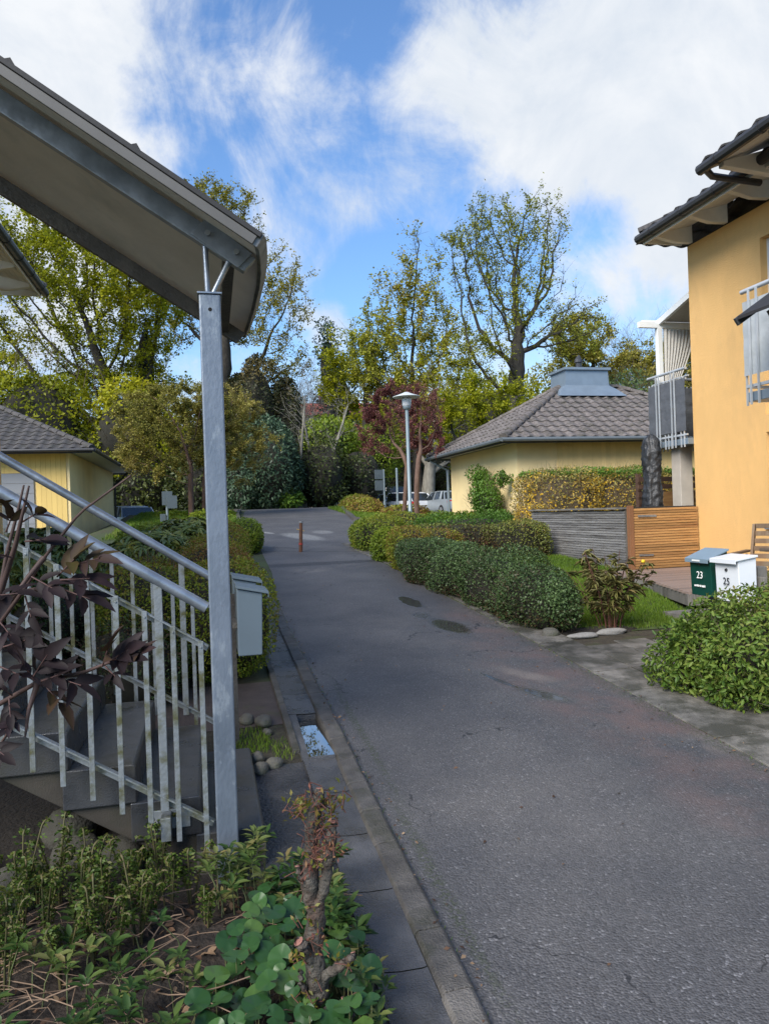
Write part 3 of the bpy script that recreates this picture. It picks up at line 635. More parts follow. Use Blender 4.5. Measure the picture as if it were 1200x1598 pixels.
# ------------------------------------------------------------------ eave with brackets, used by both apartment houses
def eave(t, xe, xw, y0, y1, ze, zw, run, m, brackets, side=1, pitch_deg=24, hip=True):
    """roof slope whose eave edge lies at x=xe from y0 to y1, rising towards the house (side=+1: house at larger x)"""
    s = side; tp = math.tan(radians(pitch_deg)); W = y1-y0; c = cos(radians(pitch_deg)); sl = run/c
    if s > 0: P0 = (xe, y1, ze+.05); ux = (0, -1, 0)
    else: P0 = (xe, y1, ze+.05); ux = (0, -1, 0)
    cl = [(1, -c, 0)] if hip else []
    tiles('roof_slope', P0, ux, (s, 0, tp), W, sl, cl, m, t)
    if hip: ridge_caps((xe, y1, ze+.1), (xe+s*run, y1-run, ze+.1+run*tp), m, t)
    g = MB(); g.tube([(xe-s*.03, y1+.02, ze-.0), (xe-s*.03, y0, ze-.0)], .07, 10)
    yy = y1-.35
    while yy > y0: g.tube([(xe-s*.03, yy, ze), (xe-s*.03, yy-.03, ze)], .078, 10); yy -= .75
    g.build('gutter_pipe', m_gutter, t, auto=35)
    f = MB(); f.b2((min(xe+s*.03, xe+s*.06), y0, ze-.10), (max(xe+s*.03, xe+s*.06), y1-.02, ze+.05))
    f.b2((min(xe+s*.06, xw), y1-.05, ze-.08), (max(xe+s*.06, xw), y1-.02, ze+.06)); f.build('fascia', m_white, t)
    # soffit boards running along the eave, sloping up with the roof
    sb = MB(); nb = max(4, int(abs(xw-xe)/.085)); 
    for k in range(nb):
        xa = xe+s*(.07+(abs(xw-xe)-.10)*k/nb); xb = xe+s*(.07+(abs(xw-xe)-.10)*(k+1)/nb-.006); za = ze-.04+abs(xa-xe)*tp*.6; zb = ze-.04+abs(xb-xe)*tp*.6
        sb.add([(xa, y0, za), (xb, y0, zb), (xb, y1-.06, zb), (xa, y1-.06, za), (xa, y0, za+.02), (xb, y0, zb+.02), (xb, y1-.06, zb+.02), (xa, y1-.06, za+.02)],
               [(3, 2, 1, 0), (4, 5, 6, 7), (0, 1, 5, 4), (1, 2, 6, 5), (2, 3, 7, 6), (3, 0, 4, 7)])
    sb.build('soffit', m_white, t)
    for yb in brackets:
        q = MB(); q.prism([(xe+s*.10, yb, ze-.07), (xe+s*.45, yb, ze-.14), (xw, yb, ze-.13), (xw, yb, ze+.16), (xe+s*.10, yb, ze-.0)], (0, -.09, 0)); q.build('eave_bracket', m_white, t, bevel=.008)

# ------------------------------------------------------------------ apartment house on the right
HX, HY = 7.71, 10.5
t = thing('apartment_house', 'tall orange-yellow rendered two-storey house with bracketed eaves at the right edge', 'house', (HX, HY, .6))
house = t
wb = MB(); wy = [(8.9, 10.5), (7.6, 8.9), (1.0, 7.6)]
wb.b2((HX, 8.9, .3), (HX+.3, HY, 5.95)); wb.b2((HX, 1, .3), (HX+.3, 7.5, 5.95))
wb.b2((HX, 7.5, .3), (HX+.3, 8.9, 1.42)); wb.b2((HX, 7.5, 2.75), (HX+.3, 8.9, 3.0)); wb.b2((HX, 7.5, 5.5), (HX+.3, 8.9, 5.95))
wb.b2((HX+.3, HY-.3, .3), (17, HY, 5.95)); wb.b2((HX+.3, 1, .3), (17, 1.3, 5.95)); wb.b2((16.7, 1.3, .3), (17, HY-.3, 5.95))
bmw = wb.build('wall', m_stucco, t)
def window(t, x, y0, y1, z0, z1, mull=None, sill=True, curtain=True):
    fr = MB(); a = .09
    fr.b2((x, y0, z0), (x+.06, y0+a, z1)); fr.b2((x, y1-a, z0), (x+.06, y1, z1)); fr.b2((x, y0+a, z1-a), (x+.06, y1-a, z1)); fr.b2((x, y0+a, z0), (x+.06, y1-a, z0+a))
    if mull: fr.b2((x+.005, mull-.03, z0+a), (x+.055, mull+.03, z1-a))
    f = fr.build('window', m_frame, t, bevel=.004)
    ib = MB(); a2 = a+.035
    ib.b2((x+.015, y0+a, z0+a), (x+.05, y0+a2, z1-a)); ib.b2((x+.015, y1-a2, z0+a), (x+.05, y1-a, z1-a)); ib.build('sash', m_frame, f)
    g = MB(); g.b2((x+.03, y0+a, z0+a), (x+.036, y1-a, z1-a)); g.build('pane', m_glass, f)
    if sill:
        s = MB(); s.b2((x-.16, y0-.04, z0-.045), (x+.03, y1+.04, z0-.01)); s.build('sill', m_zinc, f)
    return f
window(t, HX+.11, 7.5, 8.9, 1.42, 2.75, 8.2)
w2 = window(t, HX+.11, 7.5, 8.9, 3.0, 5.5, 8.2, sill=False)
eave(t, 6.97, HX, 1.0, 10.68, 6.10, 5.95, 4.6, m_tile2, [10.45, 9.62, 8.75], 1, 22)
tiles('roof_slope', (17.7, 1, 6.05), (0, 1, 0), (-1, 0, .404), 9.8, 6.2, [(-1, -.927, 9.8)], m_tile2, t)
tiles('roof_slope', (17.7, 10.82, 6.05), (-1, 0, 0), (0, -1, .404), 10.7, 5.0, [(1, -.927, 0), (-1, -.927, 10.7)], m_tile2, t)
# lower projecting roof over the entrance balcony
def proj_roof(t):
    xe, y1, ze = 6.30, 8.22, 6.05; tp = math.tan(radians(22))
    tiles('roof_slope', (xe, y1, ze+.06), (0, -1, 0), (1, 0, tp), 6.0, 1.9, [], m_tile2, t)
    g = MB(); g.tube([(xe-.03, y1+.02, ze), (xe-.03, y1-6, ze)], .07, 10)
    for k in range(8): g.tube([(xe-.03, y1-.3-k*.75, ze), (xe-.03, y1-.33-k*.75, ze)], .078, 10)
    g.tube([(xe-.02, y1-.08, ze-.03), (xe+.15, y1+.02, ze-.06), (7.2, y1+.05, ze-.08)], .045, 8); g.build('gutter_pipe', m_gutter, t, auto=35)
    sb = MB()
    for k in range(15):
        xa = xe+.07+k*.09; xb = xa+.084; za = ze-.03+(xa-xe)*tp; zb = ze-.03+(xb-xe)*tp
        sb.add([(xa, y1-6, za), (xb, y1-6, zb), (xb, y1-.02, zb), (xa, y1-.02, za), (xa, y1-6, za+.03), (xb, y1-6, zb+.03), (xb, y1-.02, zb+.03), (xa, y1-.02, za+.03)],
               [(3, 2, 1, 0), (4, 5, 6, 7), (0, 1, 5, 4), (1, 2, 6, 5), (2, 3, 7, 6), (3, 0, 4, 7)])
    sb.build('soffit', m_white, t)
    for yb in (8.05, 7.2, 6.2):
        q = MB(); q.prism([(xe+.10, yb, ze-.06), (HX, yb, ze-.16), (HX, yb, ze+.4), (xe+.10, yb, ze)], (0, -.10, 0)); q.build('eave_bracket', m_white, t, bevel=.008)
proj_roof(t)
# balconies
m_steel = mat('galvanised_steel', (.23, .26, .30), .36, .18, 9, .08, 40, metal=.6, col2=(.31, .34, .39), rvar=.15)
m_rail = mat('painted_rail_steel', (.46, .49, .52), .42, .1, 6, metal=.25, rnd=.06)
m_screen = mat('dark_grey_screen_cloth', (.085, .092, .105), .8, .12, 8, .9, 9)
m_screen2 = mat('light_grey_screen_cloth', (.36, .39, .41), .85, .08, 5, .6, 7)
def cloth_sheet(y0, y1, z0, z1, x, amp, seed, axis='y'):
    ny, nz_ = 48, 24; V = []; rg = np.random.RandomState(seed); 
    for j in range(nz_+1):
        for i in range(ny+1):
            y = y0+(y1-y0)*i/ny; z = z0+(z1-z0)*j/nz_
            q = amp*(mnoise.noise(Vector((y*3, z*6, seed)))+.6*mnoise.noise(Vector((y*9, z*13, seed+4)))+.5*sin(z*22+3*mnoise.noise(Vector((y*2, z*2, 1)))))
            V.append((x+q, y, z) if axis == 'y' else (y, x+q, z))
    return V, [(j*(ny+1)+i, j*(ny+1)+i+1, (j+1)*(ny+1)+i+1, (j+1)*(ny+1)+i) for j in range(nz_) for i in range(ny)]
def balcony(t, x0, x1, y0, y1, zf, zr, screen, pitch, far_side, tall, sc_lo, sc_hi):
    b = MB(); b.b2((x0, y0, zf-.10), (x1, y1, zf)); bo = b.build('balcony', m_zinc, t, bevel=.005)
    r = MB(); r.tube([(x0, y0, zr), (x0, y1+.04, zr)], .024, 10); r.tube([(x0+.05, y0, zr-.12), (x0+.05, y1-.02, zr-.12)], .014, 8)
    if far_side: r.tube([(x0, y1, zr), (x1, y1, zr)], .024, 10)
    r.bar((x0, y0, zf+.06), (x0, y1, zf+.06), .03, .03); r.bar((x0, y1, zf+.06), (x1, y1, zf+.06), .03, .03)
    r.bar((x0, y0, zr-.17), (x0, y1, zr-.17), .02, .03); r.bar((x0, y1, zr-.17), (x1, y1, zr-.17), .02, .03); ro = r.build('railing', m_rail, bo, auto=40)
    s = MB(); y = y1-.01; k = 0
    while y > y0:
        xx = x0-.052 if k in tall else x0-.006
        s.bar((xx, y, zf-.14), (xx, y, zr-(.02 if k in tall else .13)), .022, .012, up=(0, 1, 0)); y -= pitch; k += 1
    x = x0+pitch
    if far_side:
        while x < x1: s.bar((x, y1+.012, zf-.14), (x, y1+.012, zr-.13), .022, .012, up=(0, 1, 0)); x += pitch
    tag(s.build('railing_bars', m_rail, bo), kind=None)
    V, F_ = cloth_sheet(y0, y1-.0, zf+sc_lo, zr-sc_hi, x0-.026, .005, 5); raw('privacy_screen', V, F_, screen, bo, smooth=True)
    if far_side: V, F_ = cloth_sheet(x0+.02, x1, zf+sc_lo, zr-sc_hi, y1-.03, .012, 8, 'x'); raw('privacy_screen', V, F_, screen, bo, smooth=True)
    return bo
b1 = balcony(t, 7.60, 10.2, 10.5, 11.52, 2.84, 3.98, m_screen, .085, True, (3, 4, 8, 9), .12, .16)
cb = MB(); cb.b2((7.74, 10.92, .5), (7.98, 11.16, 2.74)); cb.build('concrete_column', mat('light_concrete', (.42, .38, .33), .85, .1, 4, .2, 60), t, bevel=.01)
b2_ = balcony(t, 5.52, HX, 3.4, 6.62, 2.92, 3.98, m_screen2, .11, False, (1, 2, 9, 10), .17, .12)
# canopy over the far balcony
p = thing('balcony_pergola', 'off-white balcony awning frame with a tied-back striped curtain beyond the orange-yellow wall', 'pergola', (7.72, 11.4, 2.85))
q = MB(); q.b2((7.70, 11.36, 2.85), (7.79, 11.45, 4.85)); q.build('post', m_frame, p, bevel=.004)
q = MB(); q.bar((7.35, 11.4, 4.90), (10, 11.4, 4.90), .07, .10); q.bar((7.75, 11.42, 4.94), (7.75, 10.52, 5.18), .06, .10); q.bar((7.45, 11.46, 4.98), (10, 11.46, 4.98), .05, .03); q.build('beam', m_frame, p)
q = MB(); q.add([(7.78, 11.4, 4.965), (10, 11.4, 4.965), (10, 10.53, 5.20), (7.78, 10.53, 5.20), (7.78, 11.4, 4.98), (10, 11.4, 4.98), (10, 10.53, 5.215), (7.78, 10.53, 5.215)], [(3, 2, 1, 0), (4, 5, 6, 7), (0, 1, 5, 4), (1, 2, 6, 5), (2, 3, 7, 6), (3, 0, 4, 7)]); q.build('awning_cloth', m_curt, p)
V = []; nu, nv = 60, 24
for j in range(nv+1):
    z = 4.84-j/nv*1.95; tt = j/nv; wdt = .62*(1-min(tt/.62, 1)**1.4*.82) if tt < .62 else .11+.12*(tt-.62)/.38
    for i in range(nu+1): u = i/nu; V.append((7.82+u*wdt, 11.38+.022*sin(u*55)*(.5+.5*wdt/.6), z))
raw('curtain', V, [(j*(nu+1)+i, j*(nu+1)+i+1, (j+1)*(nu+1)+i+1, (j+1)*(nu+1)+i) for j in range(nv) for i in range(nu)], m_curt, p, smooth=True)

# ------------------------------------------------------------------ apartment house on the left (only its eave and a sliver of wall show)
t = thing('apartment_house', 'yellow house at the left edge, only its boarded eave corner and wall edge showing', 'house', (-3.42, 13.76, .8))
wb = MB(); wb.b2((-12, 3.0, .2), (-3.42, 13.76, 5.85)); wb.build('wall', m_stucco, t)
eave(t, -2.74, -3.42, 3.0, 14.17, 5.92, 5.85, 4.4, m_tile2, [13.7, 12.7, 11.7, 10.7], -1, 22)
tiles('roof_slope', (-12.7, 14.15, 5.97), (1, 0, 0), (0, -1, .404), 9.98, 5.0, [(1, -.927, 0), (-1, -.927, 9.98)], m_tile2, t)
# distant house with a red roof behind the hedges
t = thing('distant_house', 'distant house whose red tiled roof shows above the dark evergreen hedge', 'house', tuple(at(540, 700, 62)))
bx = at(540, 640, 62); q = MB(); q.b2((bx.x-3.2, bx.y, 2), (bx.x+9, bx.y+7, bx.z-.4)); q.build('wall', m_white, t)
q = MB(); x0, y0, z0 = bx.x-3.7, bx.y-.5, bx.z-.5
q.add([(x0, y0, z0), (x0+13, y0, z0), (x0+13, y0+4, z0+1.6), (x0, y0+4, z0+1.6), (x0, y0+8, z0), (x0+13, y0+8, z0)], [(0, 1, 2, 3), (3, 2, 5, 4), (0, 3, 4), (1, 5, 2), (0, 4, 5, 1)])
q.build('roof', mat('red_tile', (.46, .12, .07), .8, .15, 5, rnd=0), t)
q = MB(); q.b2((x0+2, y0+3.6, z0+1.2), (x0+2.7, y0+4.3, z0+2.3)); q.build('chimney', mat('brick_red', (.3, .12, .08), .8), t)
# ------------------------------------------------------------------ staircase with steel railings
m_conc = mat('dark_wet_concrete', (.034, .036, .042), .36, .3, 6, .18, 160, col2=(.060, .060, .064), dirt=(.030, .028, .020), dscale=3, damt=(.5, .68), rnd=.10, rvar=.3)
m_strg = mat('stained_concrete', (.038, .032, .025), .85, .3, 5, .2, 140, dirt=(.028, .028, .016), dscale=3)
m_mossy = mat('mossy_galvanised_steel', (.20, .22, .235), .5, .12, 9, .15, 60, metal=.25, dirt=(.085, .085, .038), dscale=9, damt=(.46, .62), rnd=.08)
m_bolt = mat('bolt_steel', (.30, .31, .32), .45, .1, 20, metal=.6)
m_ply = mat('beige_soffit_board', (.70, .62, .51), .8, .08, 3, .1, 40, dirt=(.54, .49, .40), dscale=2.5, damt=(.52, .75))
m_felt = mat('black_roof_felt', (.022, .021, .022), .7, .2, 12, .04, 80)
m_blackb = mat('weathered_dark_steel', (.062, .056, .050), .6, .3, 7, .3, 60, dirt=(.11, .10, .085), dscale=6)
m_hole = mat('black_hole', (.004, .004, .004), .9)
t = thing('staircase', 'dark concrete steps with galvanised railings climbing left from the path', 'staircase', (-.5, 3.95, .25))
SY0, SY1 = 3.38, 4.55
for k in range(13):
    xn = .20-.272*k; zt = .40+.17*k; b = MB()
    zb = zt-.17 if k else .14
    b.prism([(xn, SY0, zb), (xn, SY0, zt-.012), (xn-.012, SY0, zt), (xn-.30, SY0, zt), (xn-.30, SY0, zb)], (0, SY1-SY0, 0)); b.build('step', m_conc, t, bevel=.006)
b = MB()
for y in (3.40, 4.36): b.prism([(.19, y, .16), (.19, y, .225), (-3.3, y, 2.42), (-3.3, y, 2.26), (-.15, y, .26), (-.02, y, .16)], (0, .14, 0))
st = b.build('stringer', m_strg, t, bevel=.006)
b = MB(); b.tube([(.12, 3.385, .305), (.12, 3.365, .305)], .016, 8); b.tube([(-.47, 3.40, .60), (-.47, 3.385, .60)], .022, 10); b.build('anchor_bolt', m_bolt, st)
b = MB(); b.b2((-.10, 3.355, .17), (.30-.1, 3.38, .33)); b.build('base_plate', m_blackb, t, bevel=.003)
def railing(y, zh, zm, zl, x1, bal0, near):
    r = MB(); s = .635; X0 = -3.35; yy = y
    r.tube([(x1, yy, zh), (X0, yy, zh+.655*(x1-X0))], .0245, 20); ro = r.build('handrail', m_steel, t, auto=40)
    q = MB(); q.tube([(x1+.001, yy, zh-.0006), (x1+.0022, yy, zh-.0012)], .0205, 20); q.build('tube_opening', m_hole, ro)
    q = MB(); q.bar((x1, yy+.0, zm), (X0, yy, zm+s*(x1-X0)), .032, .006); q.bar((x1, yy+.014, zm-.013), (X0, yy+.014, zm-.013+s*(x1-X0)), .005, .026); m1 = q.build('middle_rail', m_mossy, t)
    q = MB(); q.bar((x1, yy+.0, zl), (X0, yy, zl+s*(x1-X0)), .032, .006); q.bar((x1, yy+.014, zl-.016), (X0, yy+.014, zl-.016+s*(x1-X0)), .005, .032); m2 = q.build('bottom_rail', m_mossy, t)
    x = bal0; dy = -.018 if near else .018; i = 0
    while x > X0:
        q = MB(); q.bar((x, yy+dy, zl+s*(x1-x)-.155), (x, yy+dy, zm+s*(x1-x)+.005), .022, .010, up=(0, 1, 0)); q.tube([(x, yy+dy-.006, zm+s*(x1-x)-.02), (x, yy+dy-.009, zm+s*(x1-x)-.02)], .005, 6)
        q.build('baluster', m_mossy, t, bevel=.0015); x -= .1135; i += 1
    for xp in ((-.222, -1.36, -2.5) if near else (-.17, -1.3, -2.44)):
        q = MB(); q.bar((xp, yy+dy*.3, zl+s*(x1-xp)-.06), (xp, yy+dy*.3, zh+.655*(x1-xp)-.01), .034, .012, up=(0, 1, 0)); po = q.build('railing_post', m_mossy, t, bevel=.002)
        if near:
            q = MB(); zb = zl+s*(x1-xp)-.16; q.b2((xp-.06, 3.372, zb-.01), (xp+.10, 3.383, zb+.075)); q.b2((xp-.02, 3.29, zb-.03), (xp+.022, 3.372, zb+.07)); q.build('mounting_bracket', m_mossy, po, bevel=.003)
            q = MB(); q.tube([(xp-.045, 3.374, zb+.03), (xp-.045, 3.355, zb+.03)], .009, 8); q.build('anchor_bolt', m_bolt, po)
railing(3.30, 1.41, 1.245, .485, -.022, -.052, True)
railing(4.60, 1.405, 1.235, .535, .055, .0, False)

# ------------------------------------------------------------------ canopy over the staircase
t = thing('stair_canopy', 'arched canopy on a tall galvanised steel post over the concrete staircase', 'canopy', (.035, 3.31, .22))
b = MB(); b.b2((-.011, 3.264, .17), (.081, 3.356, 2.768)); po = b.build('post', mat('galvanised_post', (.135, .165, .21), .45, .16, 5, .12, 70, metal=.35, col2=(.18, .21, .26), dirt=(.21, .24, .28), dscale=14, damt=(.55, .62), aniso=(1, 1, .45), rvar=.2), t, bevel=.007)
b = MB(); b.b2((-.017, 3.258, 2.768), (.087, 3.362, 2.776)); b.build('cap_plate', m_steel, po, bevel=.001)
b = MB(); b.tube([(.035, 3.2642, 2.70), (.035, 3.2632, 2.70)], .0085, 16); b.build('bolt_hole', m_hole, po)
for p, q in (((.028, 3.31, 2.77), (.022, 3.31, 3.0)), ((.045, 3.31, 2.77), (.125, 3.31, 2.93))):
    b = MB(); b.tube([p, q], .0125, 12); b.build('strut', m_steel, t, auto=40)
CXE = .21
def hprof(y):
    return float(np.interp(y, [2.98, 3.1, 3.31, 3.6, 3.9, 4.3, 4.6, 4.78], [0, .034, .072, .115, .140, .135, .105, .072]))
def cpt(x, y, dn=0.0):
    h = hprof(y)+dn; return (x+.545*h, y, 2.895+.645*(CXE-x)+.84*h)
b = MB()
def beam(y, mt, name, x0=.185):
    b = MB(); X0 = -4.2
    z = lambda x: 2.965+.636*(.05-x)
    b.prism([(x0, y-.022, z(x0)), (x0+.055, y-.022, z(x0+.055)+.095), (X0, y-.022, z(X0)+.13), (X0, y-.022, z(X0))], (0, .044, 0)); return b.build(name, mt, t, bevel=.004)
nb_ = beam(3.31, m_steel, 'beam'); beam(4.62, m_blackb, 'beam', .20)
b = MB(); z = lambda x: 2.965+.636*(.05-x)
b.prism([(.16, 3.280, z(.16)-.004), (.225, 3.280, z(.225)+.102), (.03, 3.280, z(.03)+.124), (-.035, 3.280, z(-.035)+.012)], (0, .007, 0)); ep = b.build('end_bracket', m_steel, t, bevel=.002)
for x in (.035, .155):
    b = MB(); b.tube([(x, 3.280, z(x)+.06), (x, 3.268, z(x)+.06)], .012, 12); b.build('bolt', m_bolt, ep, auto=40)
b = MB(); b.bar((.125, 3.33, 2.98), (.13, 4.60, 2.98), .05, .10); b.build('cross_beam', m_blackb, t, bevel=.003)
YS = np.linspace(2.98, 4.78, 33); XS = [CXE, .2, .1, 0, -.5, -1.2, -2, -3, -4.2]
def shell(dn, y0=2.98, y1=4.78):
    ys = [y for y in YS if y0-1e-6 <= y <= y1+1e-6]; V = [cpt(x, y, dn) for x in XS for y in ys]; n = len(ys)
    return V, [(i*n+k, i*n+k+1, (i+1)*n+k+1, (i+1)*n+k) for i in range(len(XS)-1) for k in range(n-1)]
V, F_ = shell(0.0); raw('soffit', V, F_, m_ply, t, smooth=True)
V, F_ = shell(.035)
raw('roof_sheet', V, F_, m_felt, t, smooth=True)
def edge(yy, dy, d0, d1, name, mt, dx=0):
    b = MB(); a = [cpt(CXE+dx, yy, d0), cpt(CXE+dx, yy, d1), cpt(-4.2, yy, d1), cpt(-4.2, yy, d0)]; b.prism(a, (0, dy, 0)); return b.build(name, mt, t, bevel=.002)
edge(2.98, -.012, -.012, .026, 'edge_trim', mat('pale_edge_trim', (.10, .095, .09), .6, .1, 6, metal=.1)); edge(2.985, -.022, .0265, .047, 'roof_edge', m_felt, .01)
edge(4.78, .014, -.012, .045, 'edge_trim', m_felt)
V = []
for y in YS:
    for dx, dn in ((.0, -.008), (.016, -.008), (.016, .05), (.0, .05)): 
        p = cpt(CXE+dx, y, dn); V.append(p)
F_ = [(i*4+k, i*4+(k+1) % 4, (i+1)*4+(k+1) % 4, (i+1)*4+k) for i in range(len(YS)-1) for k in range(4)]+[(0, 1, 2, 3), tuple(range(len(V)-4, len(V)))]
raw('end_trim', V, F_, mat('end_trim_metal', (.20, .19, .18), .45, .3, 8, metal=.4, dirt=(.05, .045, .04), dscale=9), t)
for x in (-.24, -.68, -1.2, -1.8):
    b = MB(); p = cpt(x, 2.99, .035); b.prism([(p[0]+.03, p[1], p[2]-.02), (p[0]-.005, p[1], p[2]+.045), (p[0]-.06, p[1], p[2]+.03)], (0, .012, 0)); b.build('seam_clip', m_felt, t)

# second entrance canopy at the right edge
P = at(1148, 503, 6.9)
t = thing('stair_canopy', 'tip of a small dark canopy on a grey post in front of the orange-yellow house', 'canopy', (P.x+.3, P.y-.3, .3))
b = MB(); b.bar((P.x, P.y, P.z), (P.x+3, P.y, P.z+1.95), .03, .075); b.build('edge_trim', mat('dark_trim_sheet', (.045, .048, .052), .5, .15, 5), t, bevel=.003)
b = MB(); b.prism([(P.x, P.y-.02, P.z+.02), (P.x+3, P.y-.02, P.z+1.97), (P.x+3, P.y-.02, P.z+2.0), (P.x, P.y-.02, P.z+.05)], (0, -1.6, 0)); b.build('roof_sheet', m_felt, t)
b = MB(); b.bar((P.x+.13, P.y-.30, P.z-.02), (P.x+3, P.y-.30, P.z+1.84), .06, .12); b.build('beam', m_blackb, t, bevel=.003)
b = MB(); b.b2((P.x+.32, P.y-.40, .3), (P.x+.41, P.y-.31, P.z-.32)); b.build('post', m_steel, t, bevel=.005)
b = MB(); b.tube([(P.x+.365, P.y-.355, P.z-.33), (P.x+.25, P.y-.32, P.z+.0)], .016, 10); b.build('strut', m_blackb, t)

# ------------------------------------------------------------------ letter boxes
def letterbox(name, label, base, w, d, h, mbody, mlid, rz, lidtilt, num=None, mnum=None, slot=True, extra=None):
    """front faces local -Y; origin at the bottom centre of the box"""
    t = thing(name, label, 'letter box', base, rz, None)
    b = MB(); b.prism([(-w/2, -d/2*.86, 0), (-w/2, d/2, 0), (-w/2, d/2, h), (-w/2, -d/2, h-lidtilt)], (w, 0, 0)); b.build('body', mbody, t, bevel=.006, local=True)
    b = MB(); o = .018; b.prism([(-w/2-o, -d/2-.035, h-lidtilt-.004), (-w/2-o, d/2+.004, h+.004), (-w/2-o, d/2+.004, h+.020), (-w/2-o, -d/2-.035, h-lidtilt+.012)], (w+2*o, 0, 0))
    b.b2((-w/2-o, -d/2-.038, h-lidtilt-.026), (w/2+o, -d/2-.033, h-lidtilt+.012)); ld = b.build('lid', mlid, t, bevel=.003, local=True)
    if slot:
        b = MB(); s = -lidtilt/d; b.b2((-.05, -d/2-.043, h-lidtilt-.012), (.05, -d/2-.037, h-lidtilt+.002)); b.build('lid_handle', m_frame, ld, local=True)
    b = MB(); b.lathe([(0, .012), (.011, .012), (.014, .0), (.014, -.004)], (0, 0, 0), 14); lk = b.build('lock', m_gutter, t, local=True)
    lk.rotation_euler = (radians(90), 0, 0); lk.location = (0, -d/2+.004-.0015, h*.72)
    if num:
        tx = text_mesh(num, h*.225, mnum, t, Matrix.Translation((-.0, -d/2+.002-.006, h*.46)) @ Matrix.Rotation(radians(90)-math.atan(.14*d/2/h), 4, 'X'), 'house_number')
    if extra: extra(t)
    return t
m_green = mat('dark_green_enamel', (.004, .045, .033), .32, .1, 3, spec=.6)
m_lidblue = mat('grey_blue_lid', (.17, .235, .29), .4, .08, 3)
m_wenam = mat('white_enamel', (.66, .69, .73), .32, .03, 3, spec=.5)
m_black = mat('black_paint', (.012, .012, .013), .5, .1, 3); m_whitep = mat('white_paint', (.85, .85, .83), .5, .03, 3)
def green_extra(t):
    b = MB(); rg = random.Random(4); x = -.075
    while x < .075:
        wd = rg.uniform(.004, .013); b.box((x, -.0903, .088+rg.uniform(-.001, .001)), (wd, .001, rg.choice((.013, .016, .019)))); x += wd+.0025
    b.build('worn_sticker', m_whitep, t, local=True)
gz_ = .955
letterbox('letter_box', 'white letter box numbered 25 above the near bush', (4.265, 5.325, .955), .285, .175, .37, m_wenam, m_wenam, radians(-90), .022, '25', m_black, slot=False)
letterbox('letter_box', 'dark green letter box numbered 23 with a grey-blue sloping lid', (4.29, 5.70, .965), .28, .175, .395, m_green, m_lidblue, radians(-90), .075, '23', m_whitep, extra=green_extra)
t = thing('letter_box_stand', 'weathered wooden post and rail carrying the green and white letter boxes', 'stand', (4.46, 5.35, .36))
m_greywood = mat('weathered_grey_wood', (.16, .15, .135), .85, .25, 5, .5, 60, aniso=(1, 1, .2), dirt=(.08, .075, .06), dscale=4, rnd=.12)
b = MB(); b.b2((4.415, 5.24, .25), (4.505, 5.33, 1.24)); b.build('post', m_greywood, t, bevel=.006); b = MB(); b.b2((4.415, 5.80, .25), (4.505, 5.89, 1.24)); b.build('post', m_greywood, t, bevel=.006)
b = MB(); b.b2((4.392, 5.15, 1.06), (4.4145, 5.93, 1.16)); b.build('rail', m_greywood, t, bevel=.004)
m_gbox = mat('grey_green_enamel', (.115, .15, .18), .38, .06, 3)
letterbox('letter_box', 'grey letter box nearest the galvanised canopy post', (.225, 4.70, .955), .30, .155, .41, m_gbox, m_gbox, radians(90), .035, slot=False)
letterbox('letter_box', 'grey letter box behind its twin, only the lid showing over it', (.215, 5.10, .985), .30, .155, .41, m_gbox, m_gbox, radians(90), .035, slot=False)
t = thing('letter_box_stand', 'slim rusty post carrying the two grey letter boxes beside the olive shrub', 'stand', (.135, 4.9, .33))
b = MB(); b.b2((.115, 4.88, .30), (.147, 4.915, 1.30)); b.build('post', m_blackb, t); b = MB(); b.b2((.120, 4.60, 1.12), (.1469, 4.88, 1.15)); b.b2((.120, 4.915, 1.12), (.1366, 5.2, 1.15)); b.build('rail', m_blackb, t)

# ------------------------------------------------------------------ street lamp, bollard, signs
t = thing('street_lamp', 'slim grey street lamp with a wide shallow disc shade above the hedges', 'street lamp', (5.41, 19.64, 1.25))
m_pole = mat('lamp_pole_paint', (.21, .26, .28), .45, .12, 4, metal=.2, aniso=(1, 1, .2))
b = MB(); b.tube([(5.41, 19.64, 1.1), (5.41, 19.64, 1.62), (5.41, 19.64, 1.66), (5.41, 19.64, 4.62)], [.085, .085, .055, .048], 16); b.build('pole', m_pole, t, auto=40)
b = MB(); b.lathe([(.05, 0), (.10, .02), (.11, .08), (.11, .10)], (5.41, 19.64, 4.60), 24); b.build('lamp_base', m_pole, t, smooth=True)
b = MB(); b.lathe([(.105, 0), (.125, .02), (.13, .20), (.125, .22), (0.02, .225)], (5.41, 19.64, 4.70), 24); b.build('lamp_glass', mat('frosted_glass', (.62, .64, .66), .25, .08, 9, spec=.8), t, smooth=True)
b = MB(); b.lathe([(.10, -.02), (.37, -.01), (.385, .0), (.38, .012), (.24, .06), (.11, .11), (.06, .135), (0, .14)], (5.41, 19.64, 4.95), 32); b.build('lamp_shade', mat('lamp_shade_paint', (.50, .53, .52), .5, .06, 4), t, smooth=True)
t = thing('bollard', 'thin leaning rusty-brown wooden post standing in the middle of the road', 'bollard', (1.84, 15.29, 1.02))
mr = mat('rust_brown_wood', (.13, .055, .028), .8, .3, 9, .4, 60, dirt=(.07, .05, .04), dscale=8)
p0 = Vector((1.83, 15.29, 1.0)); p1 = Vector((1.855, 15.29, 1.66))
b = MB(); b.tube([p0, p0.lerp(p1, .5), p1], [.04, .037, .034], 10); b.build('post', mr, t, auto=40)
for f, c, n in ((.30, (.35, .04, .03), 'red_band'), (.985, (.20, .21, .22), 'cap')):
    b = MB(); b.tube([p0.lerp(p1, f-.03), p0.lerp(p1, f+.03)], .042, 10); b.build(n, mat('m_'+n, c, .6, .1), t)
